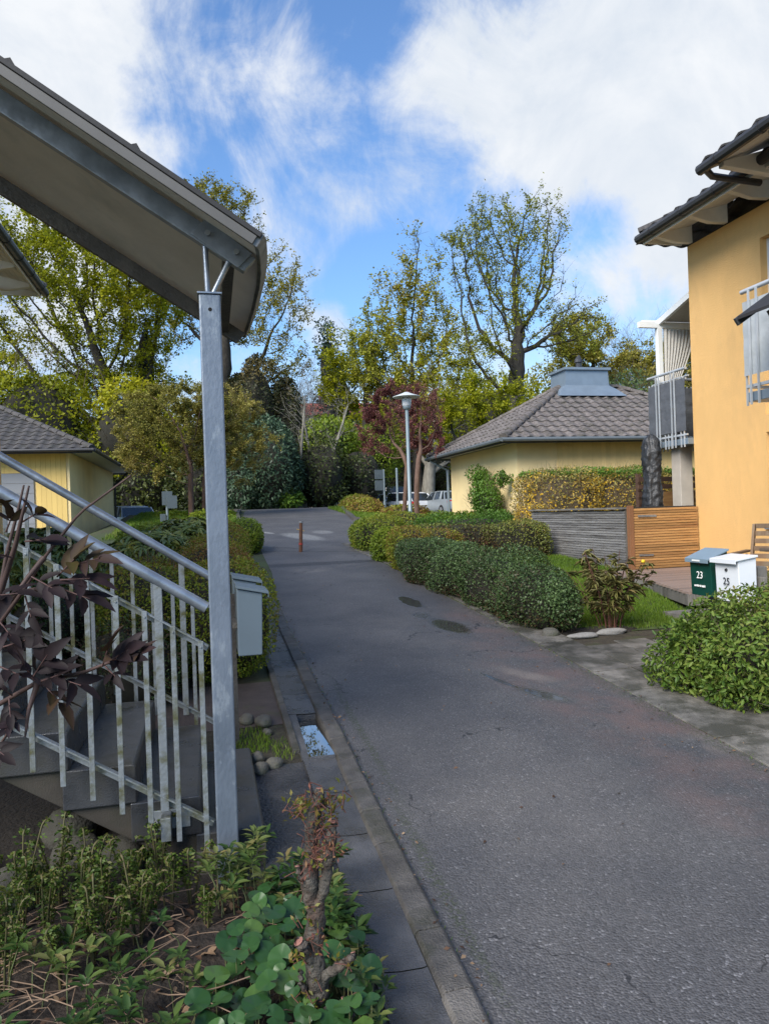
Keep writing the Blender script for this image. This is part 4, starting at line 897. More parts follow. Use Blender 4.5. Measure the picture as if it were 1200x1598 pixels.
b = MB(); b.tube([p0.lerp(p1, .72)+Vector((-.09, 0, .03)), p0.lerp(p1, .70)+Vector((.07, 0, 0))], .011, 6); b.build('clip', mat('yellow_clip', (.45, .32, .12), .6), t)
m_signb = mat('sign_back_grey', (.11, .135, .145), .5, .08, 4, metal=.2)
t = thing('road_sign', 'grey sign pole with two plates seen from behind, left of the white car', 'sign', (6.5, 27.2, 1.4))
b = MB(); b.tube([(6.5, 27.2, 1.2), (6.5, 27.2, 3.42)], .032, 10); b.tube([(6.5, 27.2, 1.2), (6.5, 27.2, 2.2)], .05, 10); b.build('pole', m_pole, t)
for z0, z1, nm in ((3.05, 3.4, 'upper_plate'), (2.62, 3.0, 'lower_plate')):
    b = MB(); b.box((6.33, 27.15, (z0+z1)/2), (.42, .02, z1-z0), .25); b.build('sign_plate', m_signb, t, bevel=.004)
t = thing('sign_pole', 'short plain grey pole behind the double-plate sign, beside the parked cars', 'pole', (7.6, 29.5, 1.4))
b = MB(); b.tube([(7.6, 29.5, 1.3), (7.6, 29.5, 3.55)], .045, 10); b.lathe([(.047, 0), (.05, .02), (.03, .05), (0, .055)], (7.6, 29.5, 3.55), 10); b.build('pole', m_pole, t)
t = thing('road_sign', 'pole with two square plates among shrubs left of the canopy post', 'sign', (-1.2, 22.9, 1.5))
b = MB(); b.tube([(-1.2, 22.9, 1.2), (-1.2, 22.9, 2.62)], .035, 10); b.build('pole', m_pole, t)
for dx, z0, z1 in ((0.02, 2.22, 2.63), (.17, 2.12, 2.50)):
    b = MB(); b.box((-1.2+dx*.9, 22.85-dx*.4, (z0+z1)/2), (.30, .02, z1-z0), .2); b.build('sign_plate', m_signb, t, bevel=.004)
b = MB(); b.box((-1.32, 22.84, 1.85), (.16, .05, .22), .2); b.build('control_box', m_signb, t, bevel=.004)

# ------------------------------------------------------------------ fences, deck, terrace things
def slats(mb, p, q, z0, z1, hh, gap, th, seed):
    rg = random.Random(seed); z = z0
    while z+hh <= z1+.001:
        o = rg.uniform(-.003, .003); d = (Vector(q)-Vector(p)).normalized(); n = Vector((-d.y, d.x, 0))*o
        mb.bar((p[0]+n.x, p[1]+n.y, z+hh/2), (q[0]+n.x, q[1]+n.y, z+hh/2+rg.uniform(-.002, .002)), th, hh-rg.uniform(0, .003), r=rg.random()); z += hh+gap
m_oldslat = mat('silvered_slat_wood', (.20, .196, .195), .85, .22, 5, .7, 50, col2=(.27, .262, .255), aniso=(.35, .35, 5), dirt=(.085, .078, .072), dscale=3.2, damt=(.5, .66), rnd=.28)
m_newslat = mat('oiled_orange_wood', (.33, .17, .06), .6, .22, 5, .4, 40, col2=(.45, .25, .095), aniso=(.35, .35, 5), dirt=(.26, .12, .045), dscale=2.4, damt=(.5, .68), rnd=.25)
t = thing('slat_fence', 'silver-grey weathered slat fence between the long hedge and the orange fence', 'fence', (6.46, 12.3, .6))
b = MB(); slats(b, (6.46, 10.58, 0), (6.46, 14.05, 0), .52, 1.72, .036, .006, .022, 1); b.build('slat_panel', m_oldslat, t)
b = MB(); b.b2((6.40, 10.56, 1.715), (6.54, 14.1, 1.745)); b.build('top_board', m_greywood, t, bevel=.003)
for y in (10.62, 12.3, 14.0): b = MB(); b.b2((6.475, y-.04, .4), (6.55, y+.04, 1.71)); b.build('fence_post', m_greywood, t)
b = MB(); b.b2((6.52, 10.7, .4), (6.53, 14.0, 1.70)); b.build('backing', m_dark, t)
t = thing('slat_fence', 'orange-brown oiled slat fence joining the weathered fence to the tall house', 'fence', (7.1, 10.45, .7))
b = MB(); slats(b, (6.53, 10.44, 0), (7.69, 10.44, 0), .76, 1.755, .036, .006, .022, 2); b.build('slat_panel', m_newslat, t)
b = MB(); b.b2((6.445, 10.42, .45), (6.525, 10.50, 1.77)); b.build('fence_post', mat('brown_post', (.20, .09, .04), .7, .2, 6, aniso=(1, 1, .2)), t, bevel=.004)
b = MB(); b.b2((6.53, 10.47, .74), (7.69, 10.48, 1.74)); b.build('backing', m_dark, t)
b = MB(); b.bar((6.6, 10.418, 1.60), (6.92, 10.418, 1.595), .012, .035); b.bar((6.6, 10.418, .98), (6.85, 10.418, .975), .012, .03); b.build('weathered_strip', m_oldslat, t)
t = thing('slat_fence', 'dark brown open slat screen behind the concrete balcony column', 'fence', (8.2, 12.6, .8))
b = MB(); slats(b, (7.75, 12.2, 0), (10.2, 12.7, 0), .8, 2.3, .09, .05, .02, 4); b.build('slat_panel', mat('dark_brown_wood', (.085, .045, .028), .7, .2, 6, aniso=(.3, .3, 4), rnd=.2), t)
for x in (7.8, 9, 10.1): b = MB(); b.b2((x, 12.28+.2*(x-7.75), .5), (x+.07, 12.36+.2*(x-7.75), 2.35)); b.build('fence_post', MATS['dark_brown_wood'], t)
b = MB(); b.b2((8.1, 11.95, .7), (8.75, 11.99, 2.0)); b.build('orange_panel', m_newslat, t)
t = thing('deck', 'low reddish-grey boarded deck in front of the orange fence', 'deck', (6.3, 9, .6))
m_deck = mat('deck_boards', (.23, .17, .145), .6, .18, 6, .4, 40, aniso=(.4, 4, 1), dirt=(.16, .13, .12), dscale=3, rnd=.16)
b = MB(); poly = [(5.36, 7.5), (5.84, 9.0), (5.95, 10.38), (7.68, 10.38), (7.68, 7.5)]
y = 7.5
while y < 10.3:
    xl = float(np.interp(y+.07, [7.5, 9, 10.38], [5.36, 5.84, 5.95])); b.b2((xl, y, .725), (7.68, y+.138, .755)); y += .145
b.build('boards', m_deck, t, bevel=.002)
b = MB(); b.bar((5.375, 7.5, .66), (5.855, 9.0, .66), .03, .13); b.bar((5.855, 9.0, .66), (5.96, 10.38, .66), .03, .13); b.b2((5.38, 7.48, .595), (7.68, 7.498, .725)); b.build('edge_board', m_greywood, t)
pt_ = MB(); pt_.b2((5.0, 4.6, .3), (7.70, 7.46, .56)); tag(pt_.build('patio', m_pave), kind='structure')
# wrapped parasol
c = at(1019, 790, 12.6)
t = thing('closed_parasol', 'closed parasol in a dark crinkled cover behind the orange fence', 'parasol', (c.x, c.y, .75))
n, mz = 44, 90; V = []
for j in range(mz+1):
    f = j/mz; z = .82+f*2.16; r = .125+.025*sin(f*3.0)+.012*sin(f*17)-.0*f
    if f > .93: r *= (1-((f-.93)/.07)**2*.85)
    for i in range(n):
        a = 2*pi*i/n; q = 1+.20*mnoise.noise(Vector((cos(a)*2.2, sin(a)*2.2, z*5)))+.22*mnoise.noise(Vector((cos(a)*6, sin(a)*6, z*14)))+.08*sin(5*a+z)
        V.append((c.x+cos(a)*r*q, c.y+sin(a)*r*q, z))
raw('cover', V, [(j*n+i, j*n+(i+1) % n, (j+1)*n+(i+1) % n, (j+1)*n+i) for j in range(mz) for i in range(n)]+[tuple(range(mz*n, mz*n+n))], mat('black_cover_cloth', (.028, .030, .034), .42, .2, 9, .6, 40), t, smooth=True)
b = MB(); b.tube([(c.x, c.y, .7), (c.x, c.y, .85)], .03, 10); b.lathe([(.3, 0), (.3, .05), (.05, .08), (0, .08)], (c.x, c.y, .7), 20); b.build('base', m_black, t)
# garden chair and table
m_teak = mat('brown_garden_wood', (.17, .105, .06), .65, .25, 7, .3, 50, aniso=(1, 1, .3), dirt=(.24, .19, .13), dscale=4, rnd=.2)
t = thing('garden_chair', 'wooden garden armchair with slatted back standing behind the letter boxes', 'chair', (6.02, 7.05, .56), radians(-62))
def cb(name, f, par=None): b = MB(); f(b); return b.build(name, m_teak, par or t, local=True, bevel=.003)
for s in (-1, 1):
    cb('leg', lambda b: b.bar((s*.27, -.24, 0), (s*.27, .22, .60), .025, .045)); cb('leg', lambda b: b.bar((s*.245, .26, 0), (s*.245, -.22, .60), .025, .045))
    cb('armrest', lambda b: b.bar((s*.275, -.30, .625), (s*.275, .26, .645), .06, .028))
    cb('back_stile', lambda b: b.bar((s*.225, .20, .40), (s*.225, .34, .95), .03, .05))
cb('backrest', lambda b: [b.bar((-.22, .215+.14*k/5, .50+.43*k/5), (.22, .215+.14*k/5, .50+.43*k/5), .016, .055) for k in range(6)])
cb('seat', lambda b: [b.bar((-.24, -.22+.075*k, .42), (.24, -.22+.075*k, .42), .055, .018) for k in range(6)])
t = thing('garden_table', 'dark slatted wooden table beside the garden armchair at the right edge', 'table', (6.15, 6.35, .56))
b = MB()
for k in range(8): b.box((0, -.42+.12*k, .70), (.95 if 0 < k < 7 else .75, .112, .025))
b.build('tabletop', mat('dark_table_wood', (.10, .075, .055), .6, .25, 6, rnd=.2), t, local=True, bevel=.003)
for sx in (-1, 1):
    for sy in (-1, 1): b = MB(); b.bar((sx*.36, sy*.34, 0), (sx*.30, sy*.30, .69), .045, .045); b.build('leg', m_teak, t, local=True)

# ------------------------------------------------------------------ parked cars
m_tyre = mat('tyre_rubber', (.015, .015, .016), .8, .1, 9); m_rim = mat('rim_metal', (.35, .36, .38), .35, .1, 9, metal=.6); m_carglass = mat('car_glass', (.02, .025, .03), .08, .1, 3, spec=.9)
def paint(n, c): return mat(n, c, .25, .02, 2, spec=.6)
m_redl = mat('red_lamp_glass', (.42, .015, .015), .2, .1, 3); m_headl = mat('headlamp_glass', (.55, .57, .6), .12, .1, 3); m_plate = mat('number_plate', (.6, .6, .55), .5)
def car(label, loc, rz, mp, estate=True, L_=4.5, W=1.8, Hh=1.46):
    t = thing('parked_car', label, 'car', loc, rz, 'parked cars beyond the hedges'); h = L_/2
    def sect(x, hw, z0, z1, crown=.04):
        return [(x, -hw*.93, z0), (x, -hw, z0+.18), (x, -hw, (z0+z1)/2+.04), (x, -hw*.95, z1), (x, -hw*.5, z1+crown), (x, hw*.5, z1+crown), (x, hw*.95, z1), (x, hw, (z0+z1)/2+.04), (x, hw, z0+.18), (x, hw*.93, z0)]
    hw = W/2; S = [(-h, hw*.80, .36, .72), (-h+.05, hw*.90, .28, .86), (-h+.25, hw*.98, .22, .93), (-h+1.0, hw, .20, .95), (0, hw, .20, .94), (h-1.5, hw, .20, .92), (h-1.0, hw*.99, .20, .88), (h-.45, hw*.95, .22, .78), (h-.12, hw*.85, .26, .66), (h, hw*.72, .34, .56)]
    b = MB(); loft(b, [sect(*s) for s in S]); b.build('body', mp, t, smooth=False, local=True, auto=35)
    tail = -h+.12 if estate else -h+.55
    G = [(tail-.02, hw*.84, .90, .93), (tail+.30, hw*.76, .90, Hh-.10), (tail+.55, hw*.73, .9, Hh-.035), (-.1, hw*.73, .9, Hh-.01), (.45, hw*.73, .9, Hh-.05), (1.32, hw*.86, .86, .90)]
    def gs(x, w_, z0, z1): return [(x, -hw*.93, z0), (x, -w_, z1-.03 if z1 > 1 else z1), (x, -w_*.8, z1), (x, w_*.8, z1), (x, w_, z1-.03 if z1 > 1 else z1), (x, hw*.93, z0)]
    b = MB(); loft(b, [gs(*g) for g in G]); b.build('windows', m_carglass, t, local=True, auto=25)
    b = MB(); R = [g for g in G[1:5]]; loft(b, [[(g[0], -g[1]*1.01, g[3]-.05), (g[0], -g[1]*.85, g[3]+.012), (g[0], g[1]*.85, g[3]+.012), (g[0], g[1]*1.01, g[3]-.05)] for g in R])
    for s in (-1, 1):
        for (xa, za, wa), (xb, zb, wb_) in (((.45, Hh-.06, hw*.74), (1.30, .90, hw*.88)), ((-.15, Hh-.03, hw*.74), (-.10, .92, hw*.945)), ((-.95, Hh-.04, hw*.74), (-1.05, .92, hw*.945)), ((tail+.30, Hh-.1, hw*.77), (tail, .90, hw*.90)), ((tail+.62, Hh-.05, hw*.745), (tail+.45, .92, hw*.94))):
            b.bar((xa, s*wa, za), (xb, s*wb_, zb), .05, .05)
    b.build('roof', mp, t, local=True)
    for sx in (-h+.85, h-.9):
        for s in (-1, 1):
            b = MB(); b.tube([(sx, s*(hw-.19), .32), (sx, s*(hw+.012), .32)], .32, 22); wo = b.build('wheel', m_tyre, t, local=True, auto=40)
            b = MB(); b.tube([(sx, s*(hw+.0), .32), (sx, s*(hw+.02), .32)], .20, 14); b.build('rim', m_rim, wo, local=True)
    for s in (-1, 1):
        b = MB(); b.box((-h+.09, s*hw*.74, .80), (.12, .36, .16)); b.build('tail_light', m_redl, t, local=True, bevel=.02)
        b = MB(); b.box((h-.22, s*hw*.70, .64), (.22, .32, .12)); b.build('headlight', m_headl, t, local=True, bevel=.02)
        b = MB(); b.box((.95, s*(hw+.08), .96), (.12, .18, .12)); b.build('wing_mirror', mp, t, local=True, bevel=.02)
    b = MB(); b.box((-h-.005, 0, .62), (.02, .5, .12)); b.build('number_plate', m_plate, t, local=True)
    b = MB(); b.box((-h+.03, 0, .36), (.12, W*.8, .12)); b.build('bumper', m_gutter, t, local=True, bevel=.02)
    return t
car('white estate car seen from behind through the thin red-leaved tree trunks', (10.55, 41.6, 1.44), radians(90+30), paint('white_car_paint', (.80, .80, .80)), True, 4.7, 1.85, 1.45)
car('dark car standing behind the white estate, only its roof visible', (11.4, 48.3, 1.9), radians(110), paint('dark_green_car_paint', (.03, .045, .04)), True, 4.5, 1.8, 1.6)
car('grey car half hidden by the corner of the service building', tuple(Vector(at(697, 806, 41)).xy)+(1.44,), radians(95), paint('grey_car_paint', (.22, .25, .27)), False, 4.4, 1.78, 1.42)
car('silver car behind the garage building corner', (-3.75, 35.6, 1.02), radians(-60+180), paint('silver_car_paint', (.42, .45, .50)), False, 4.2, 1.75, 1.45)

# ------------------------------------------------------------------ stones
m_stone = mat('grey_field_stone', (.10, .095, .08), .75, .3, 6, .5, 60, dirt=(.07, .075, .04), dscale=5, rnd=.25)
m_stone2 = mat('pale_stone', (.26, .25, .235), .8, .15, 6, .4, 60, rnd=.1)
SL = [(.32, 5.17, .055, .07, .05, 'rounded brown-grey stone beside the water-filled gutter, largest of its row'), (.21, 5.24, .06, .055, .045, 'flat stone left of the largest rounded stone beyond the steps'), (.33, 4.98, .035, .035, .03, 'small mossy stone just in front of the largest rounded stone'),
      (.245, 4.38, .05, .05, .042, 'dark grey stone touching the lowest concrete step'), (.33, 4.44, .06, .045, .038, 'brownish stone between the step and the gutter kerb'), (.24, 4.55, .045, .045, .04, 'grey stone tucked behind the dark stone at the lowest step')]
for i, (x, y, a, b_, c_, lb) in enumerate(SL):
    z = float(gY(y)); q = MB(); q.rock((x, y, z+c_*.6), (a, b_, c_), i+3); tag(q.build('stone', m_stone, None, smooth=True, loc=(x, y, z)), lb, 'stone', 'stones at the foot of the steps')
rg = random.Random(8)
UL = [(-.62, 3.55, .12, .12, .11), (-.86, 3.35, .14, .12, .10), (-.42, 3.52, .10, .09, .10), (-1.15, 3.55, .13, .14, .12), (-.98, 3.05, .10, .09, .07), (-.25, 3.6, .09, .08, .06), (-1.4, 3.3, .12, .1, .1), (-.7, 3.85, .12, .12, .11)]
for i, (x, y, a, b_, c_) in enumerate(UL):
    z = float(gY(y)); q = MB(); q.rock((x, y, z+c_*.45), (a, b_, c_), i+30); tag(q.build('boulder', mat('mossy_dark_boulder', (.055, .052, .042), .9, .35, 7, .6, 50, dirt=(.035, .042, .018), dscale=6, rnd=.25), None, smooth=True, loc=(x, y, z)), 'rounded dark boulder in the shade under the staircase', 'boulder', 'boulders under the staircase')
for i, (x, y, a, b_, c_, lb) in enumerate([(3.62, 6.78, .16, .05, .035, 'long whitish edging stone in front of the lawn, left one'), (3.98, 6.85, .17, .05, .04, 'whitish edging stone at the foot of the peony, right one'), (3.35, 6.95, .09, .07, .07, 'dark rounded stone at the end of the long hedge')]):
    z = float(gY(y)); q = MB(); q.rock((x, y, z+.03), (a, b_, c_), i+60); tag(q.build('stone', m_stone2 if i < 2 else m_stone, None, smooth=True, loc=(x, y, z)), lb, 'stone')
for i, (px_, py_, s, lb) in enumerate([(425, 783, .55, 'pale boulder under the dark hedge at the end of the road'), (382, 786, .3, 'small boulder on the verge left of the road end'), (465, 786, .25, 'small grey boulder at the hedge foot, right of the pale boulder')]):
    p = at(px_, py_, 37); z = float(gY(p.y)); q = MB(); q.rock((p.x, p.y, z+s*.3), (s, s*.8, s*.75), i+80); tag(q.build('boulder', m_stone2 if i == 0 else m_stone, None, smooth=True, loc=(p.x, p.y, z)), lb, 'boulder')
z = float(gY(9.4)); q = MB(); q.rock((-1.95, 9.2, z+.12), (.26, .22, .22), 91); tag(q.build('boulder', m_stone, None, smooth=True, loc=(-1.95, 9.2, z)), 'boulder on the mulch seen through the stair railings', 'boulder')
# ------------------------------------------------------------------ leaf colours (albedo)
PLANTS_FAR = True
LM = {
 'oak': leafmat('leaf_oak', [(0.102, 0.122, 0.007), (0.246, 0.272, 0.012), (0.391, 0.387, 0.017), (0.506, 0.459, 0.03)], trans=.45),
 'olive': leafmat('leaf_olive', [(0.132, 0.121, 0.024), (0.236, 0.217, 0.03), (0.311, 0.29, 0.038), (0.354, 0.29, 0.068)], trans=.35),
 'sparse': leafmat('leaf_sparse', [(0.117, 0.136, 0.021), (0.234, 0.254, 0.028), (0.368, 0.364, 0.035), (0.283, 0.217, 0.042)], trans=.35),
 'amber': leafmat('leaf_amber', [(0.124, 0.118, 0.024), (0.248, 0.235, 0.044), (0.352, 0.306, 0.066), (0.414, 0.329, 0.11), (0.248, 0.282, 0.066)], trans=.35),
 'plum': leafmat('leaf_plum', [(0.09, 0.035, 0.035), (0.19, 0.07, 0.065), (0.3, 0.12, 0.1), (0.26, 0.15, 0.08)], trans=.3),
 'yew': leafmat('leaf_yew', [(0.013, 0.021, 0.009), (0.029, 0.039, 0.013), (0.065, 0.058, 0.021), (0.13, 0.098, 0.026)], trans=.15),
 'rhodo': leafmat('leaf_rhodo', [(0.051, 0.074, 0.016), (0.101, 0.138, 0.031), (0.171, 0.212, 0.045), (0.342, 0.313, 0.05)], trans=.12, rough=.38, spec=.5),
 'rhodof': leafmat('leaf_rhodo_far', [(0.023, 0.047, 0.023), (0.05, 0.09, 0.049), (0.086, 0.14, 0.075)], trans=.1, rough=.45),
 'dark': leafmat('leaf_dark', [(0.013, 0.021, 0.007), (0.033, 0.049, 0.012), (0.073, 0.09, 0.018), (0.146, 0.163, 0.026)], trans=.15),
 'willow': leafmat('leaf_willow', [(0.072, 0.12, 0.042), (0.132, 0.192, 0.066), (0.204, 0.252, 0.096)], trans=.35),
 'cotone': leafmat('leaf_hedge', [(0.098, 0.055, 0.03), (0.038, 0.066, 0.022), (0.073, 0.122, 0.04), (0.121, 0.189, 0.064), (0.187, 0.246, 0.092)], trans=.2, rough=.45),
 'hbrown': leafmat('leaf_brown_hedge', [(0.088, 0.037, 0.021), (0.096, 0.092, 0.026), (0.14, 0.169, 0.035), (0.211, 0.236, 0.045), (0.281, 0.151, 0.059)], trans=.2),
 'ygreen': leafmat('leaf_yellow_green', [(0.048, 0.09, 0.011), (0.124, 0.193, 0.016), (0.206, 0.276, 0.023), (0.304, 0.344, 0.04)], trans=.35),
 'near': leafmat('leaf_near_bush', [(0.036, 0.078, 0.013), (0.072, 0.138, 0.022), (0.126, 0.198, 0.031), (0.186, 0.24, 0.044), (0.204, 0.144, 0.061)], trans=.35, rough=.45),
 'olivebush': leafmat('leaf_olive_bush', [(0.068, 0.119, 0.015), (0.151, 0.211, 0.021), (0.245, 0.288, 0.026), (0.254, 0.211, 0.037), (0.254, 0.126, 0.045)], trans=.35),
 'fors': leafmat('leaf_forsythia', [(0.12, 0.166, 0.025), (0.24, 0.24, 0.062), (0.42, 0.33, 0.112), (0.78, 0.496, 0.037), (0.93, 0.63, 0.037)], trans=.35),
 'green': leafmat('leaf_fresh_green', [(0.048, 0.11, 0.015), (0.097, 0.193, 0.025), (0.166, 0.276, 0.037)], trans=.3),
 'grass': leafmat('grass_blade', [(.05, .10, .010), (.10, .18, .016), (.16, .25, .028), (.20, .22, .06)], trans=.35),
 'peony': leafmat('leaf_peony', [(.11, .10, .035), (.17, .165, .05), (.24, .23, .08), (.26, .19, .08)], trans=.3),
 'elder': leafmat('leaf_elder', [(0.01, 0.006, 0.007), (0.016, 0.01, 0.012), (0.026, 0.014, 0.017), (0.044, 0.027, 0.011), (0.05, 0.046, 0.009)], trans=.12, rough=.6, spec=.2),
 'fern': leafmat('leaf_fern', [(.035, .065, .012), (.065, .11, .018), (.10, .15, .025), (.12, .11, .03)], trans=.35),
 'asarum': leafmat('leaf_asarum', [(.016, .050, .014), (.026, .075, .020), (.042, .105, .026), (.085, .15, .035)], trans=.2, rough=.36, spec=.45),
 'pachy': leafmat('leaf_pachysandra', [(.022, .055, .014), (.045, .09, .022), (.085, .13, .032), (.15, .17, .055), (.19, .15, .06)], trans=.3, rough=.4),
 'litter': leafmat('dead_leaf', [(.05, .028, .018), (.11, .06, .035), (.20, .12, .07), (.26, .18, .11)], trans=.05, rough=.7),
}
def barkmat(n, c, c2, sc=8): return mat(n, c, .9, .25, sc, .8, 40, col2=c2, aniso=(1, 1, .3))
m_bark = barkmat('oak_bark', (.024, .020, .016), (.055, .048, .036)); m_barkr = barkmat('red_brown_bark', (.10, .055, .04), (.18, .11, .08)); m_barkp = barkmat('pale_bark', (.20, .18, .15), (.30, .28, .23))
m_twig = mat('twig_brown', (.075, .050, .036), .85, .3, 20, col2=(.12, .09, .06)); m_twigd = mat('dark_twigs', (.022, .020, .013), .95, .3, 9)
def oakspec(n1=14, l0=.55, l1=.42, a1=58, n2=8, n3=6, n4=4, up=.05, w=.1, t0=.28, l2=.20, shape=None, l3=.095, l4=.05, rr1=.62):
    sh = shape or (lambda t: (.65+.9*t-.75*t*t)*1.05)
    return [dict(len=l0, seg=1.0, wob=.05, up=.02, tip=.35), dict(n=n1, len=l1, seg=.8, ang=a1, t0=t0, wob=w, up=up, rr=rr1, tip=.25, shape=sh, angt=.45),
            dict(n=n2, len=l2, seg=.6, ang=48, t0=.2, wob=w*1.3, up=up*.9, rr=.60, tip=.3), dict(n=n3, len=l3, seg=.5, ang=48, t0=.15, wob=w*1.6, up=up, rr=.55, tip=.4),
            dict(n=n4, len=l4, seg=.4, ang=45, t0=.1, wob=w*1.8, up=up, rr=.6, tip=.5)]
def tree(label, cat, px, d, top_y, seed, spec, lm, per, size, bark=None, r0=.38, jit=.12, group=None, name='tree', lean=(0, 0, 1), lv=3, aspect=.7, pbias=0.0, twig_sides=(8, 6, 4, 3, 3)):
    p = at(px, 800, d); z0 = float(hgt(p.x, p.y)); zt = at(px, top_y, d).z; H = zt-z0
    t = thing(name, label, cat, (p.x, p.y, z0-.05), 0, group)
    br = grow(seed, (p.x, p.y, z0-.1), H, r0, spec, lean)
    # fit the grown tree to the wanted height
    mx = max(b[0][:, 2].max() for b in br); k = (zt-z0)/(mx-z0)
    br = [(np.column_stack([p.x+(b[0][:, 0]-p.x)*(k**.5), p.y+(b[0][:, 1]-p.y)*(k**.5), z0-.1+(b[0][:, 2]-z0+.1)*k]), b[1], b[2]) for b in br]
    wood('trunk', br, bark or m_bark, t, twig_sides)
    if per > 0:
        rg = np.random.RandomState(seed+1); P, Nn = twig_leaves(br, lv, per, jit, rg)
        r = .5+.18*lump(P, seed, .5)+rg.uniform(-.3, .3, len(P))+pbias
        leaves('crown', P, Nn, size, lm, t, aspect=aspect, rnd=r, fold=.15)
    return t
def ctree(label, px, d, yb, pb, seed, lm, nleaf, size, r0=.4, ntr=2000, bark=None, pbias=0.0, dense=.25, up=.10, wob=.12, top=None, name='tree', trad=.012):
    p = at(px, 800, d); z0 = float(hgt(p.x, p.y)); fw = Vector((sin(TH), cos(TH), 0)); rt = Vector((cos(TH), -sin(TH), 0)); s = d/FPX; bl = []; rg = np.random.RandomState(seed)
    for (bx, by, rx, ry) in pb:
        c = at(bx, by, d)+fw*float(rg.uniform(-.35, .35))*rx*s; k = rx*s; bl.append((c.x, c.y, c.z, k, k*.9, ry*s))
    zc = at(px, yb, d).z; D = max(.10, d*.0125)
    t = thing(name, label, 'tree', (p.x, p.y, z0-.05)); P, par, kids = colonise(seed, (p.x, p.y, z0-.1), bl, zc, ntr, D, wob=wob, up=up)
    R = pipe(P, kids, r0, trad*max(1, d/40) if d > 30 else .006); R = np.maximum(R, .0045*d/25); br = chains(P, kids, R)
    # fine side twigs on the thin wood
    thin = np.where(R < r0*.16)[0]; tw = []; TP = []
    sel = thin[rg.randint(0, len(thin), int(len(thin)*4.2))]
    for i in sel:
        q = P[i]; dv = P[i]-P[par[i]] if par[i] >= 0 else np.array([0, 0, 1.]); dv = dv/(np.linalg.norm(dv)+1e-9)*.6+rg.normal(size=3)*.55+np.array([0, 0, .25]); dv /= np.linalg.norm(dv); L_ = D*rg.uniform(.5, 1.6)
        m = q+dv*L_*.5+rg.normal(size=3)*D*.10; e = m+(dv+rg.normal(size=3)*.35)*L_*.5; tw.append((np.array([q, m, e]), np.array([1, .8, .45])*max(.0042*d/25, .006), 3)); TP.append((q, m, e))
    wood('trunk', br+tw, bark or m_bark, t, (9, 7, 4, 3))
    TP = np.array(TP); C_ = TP[:, 1]; den = lump(C_, seed+2, 1.6/(D*6))*.6+lump(C_, seed+3, 4/(D*6))*.5; den = np.clip(.62+den*(1-dense), .05, 2)
    if top is not None: zz = (C_[:, 2]-C_[:, 2].min())/np.ptp(C_[:, 2]); den *= (.55+.9*np.abs(zz-.55)*1.4)
    nleaf = int(nleaf*1.45); pick = rg.choice(len(TP), nleaf, p=den/den.sum()); f = rg.uniform(.15, 1.1, (nleaf, 1)); LP = TP[pick, 0]*(1-f)**2+2*TP[pick, 1]*f*(1-f)+TP[pick, 2]*f**2+rg.normal(size=(nleaf, 3))*size*.75
    Nn = rg.normal(size=LP.shape); Nn[:, 2] = np.abs(Nn[:, 2])+.5; leaves('crown', LP, Nn, size, lm, t, aspect=.7, rnd=.5+pbias+.18*lump(LP, seed, .5)+rg.uniform(-.3, .3, nleaf), fold=.15)
    return t
def spoints(blobs, n, seed, jit=.22, lf=2.2, la=.10, gz=None, topbias=0):
    """points near the surface of a union of super-ellipsoids (cx,cy,cz,rx,ry,rz,p,rot)"""
    rg = np.random.RandomState(seed); A = []
    for b in blobs:
        rx, ry, rz = b[3:6]; A.append((rx*ry+rx*rz*1.3+ry*rz*1.3))
    A = np.array(A); PP = []; NN = []
    for bi, b in enumerate(blobs):
        m = int(n*A[bi]/A.sum()); p = b[6] if len(b) > 6 else 2; rot = b[7] if len(b) > 7 else 0
        if p > 2.5:   # sample the box faces evenly, then round
            u = rg.uniform(-1, 1, size=(m, 3)); rx, ry, rz = b[3:6]; ar = np.array([ry*rz, rx*rz, rx*ry]); f = rg.choice(3, m, p=ar/ar.sum()); u[np.arange(m), f] = np.sign(rg.uniform(-1, 1, m)); d = u
        else: d = rg.normal(size=(m, 3)); d /= np.linalg.norm(d, axis=1, keepdims=True)
        r = (np.abs(d)**p).sum(1)**(-1/p); q = d*r[:, None]
        nn = np.sign(q)*np.abs(q)**(p-1)/np.array(b[3:6])
        q = q*np.array(b[3:6]); c, s = cos(rot), sin(rot); R = np.array([[c, s, 0], [-s, c, 0], [0, 0, 1]])
        q = q@R; nn = unit(nn@R)
        W = q+np.array(b[:3]); L_ = lump(W, seed+5, lf)*la+lump(W, seed+9, lf*3.1)*la*.35
        q = q+nn*(L_-jit*rg.uniform(0, 1, m)**1.6)[:, None]; W = q+np.array(b[:3]); keep = np.ones(m, bool)
        for bj, e in enumerate(blobs):
            if bj == bi: continue
            pe = e[6] if len(e) > 6 else 2; ro = e[7] if len(e) > 7 else 0; c, s = cos(ro), sin(ro); R2 = np.array([[c, -s, 0], [s, c, 0], [0, 0, 1]])
            v = (W-np.array(e[:3]))@R2/np.array(e[3:6]); keep &= (np.abs(v)**pe).sum(1) > .55
        keep &= W[:, 2] > hgt(W[:, 0], W[:, 1])+.01
        PP.append(W[keep]); NN.append(nn[keep])
    return np.concatenate(PP), np.concatenate(NN)
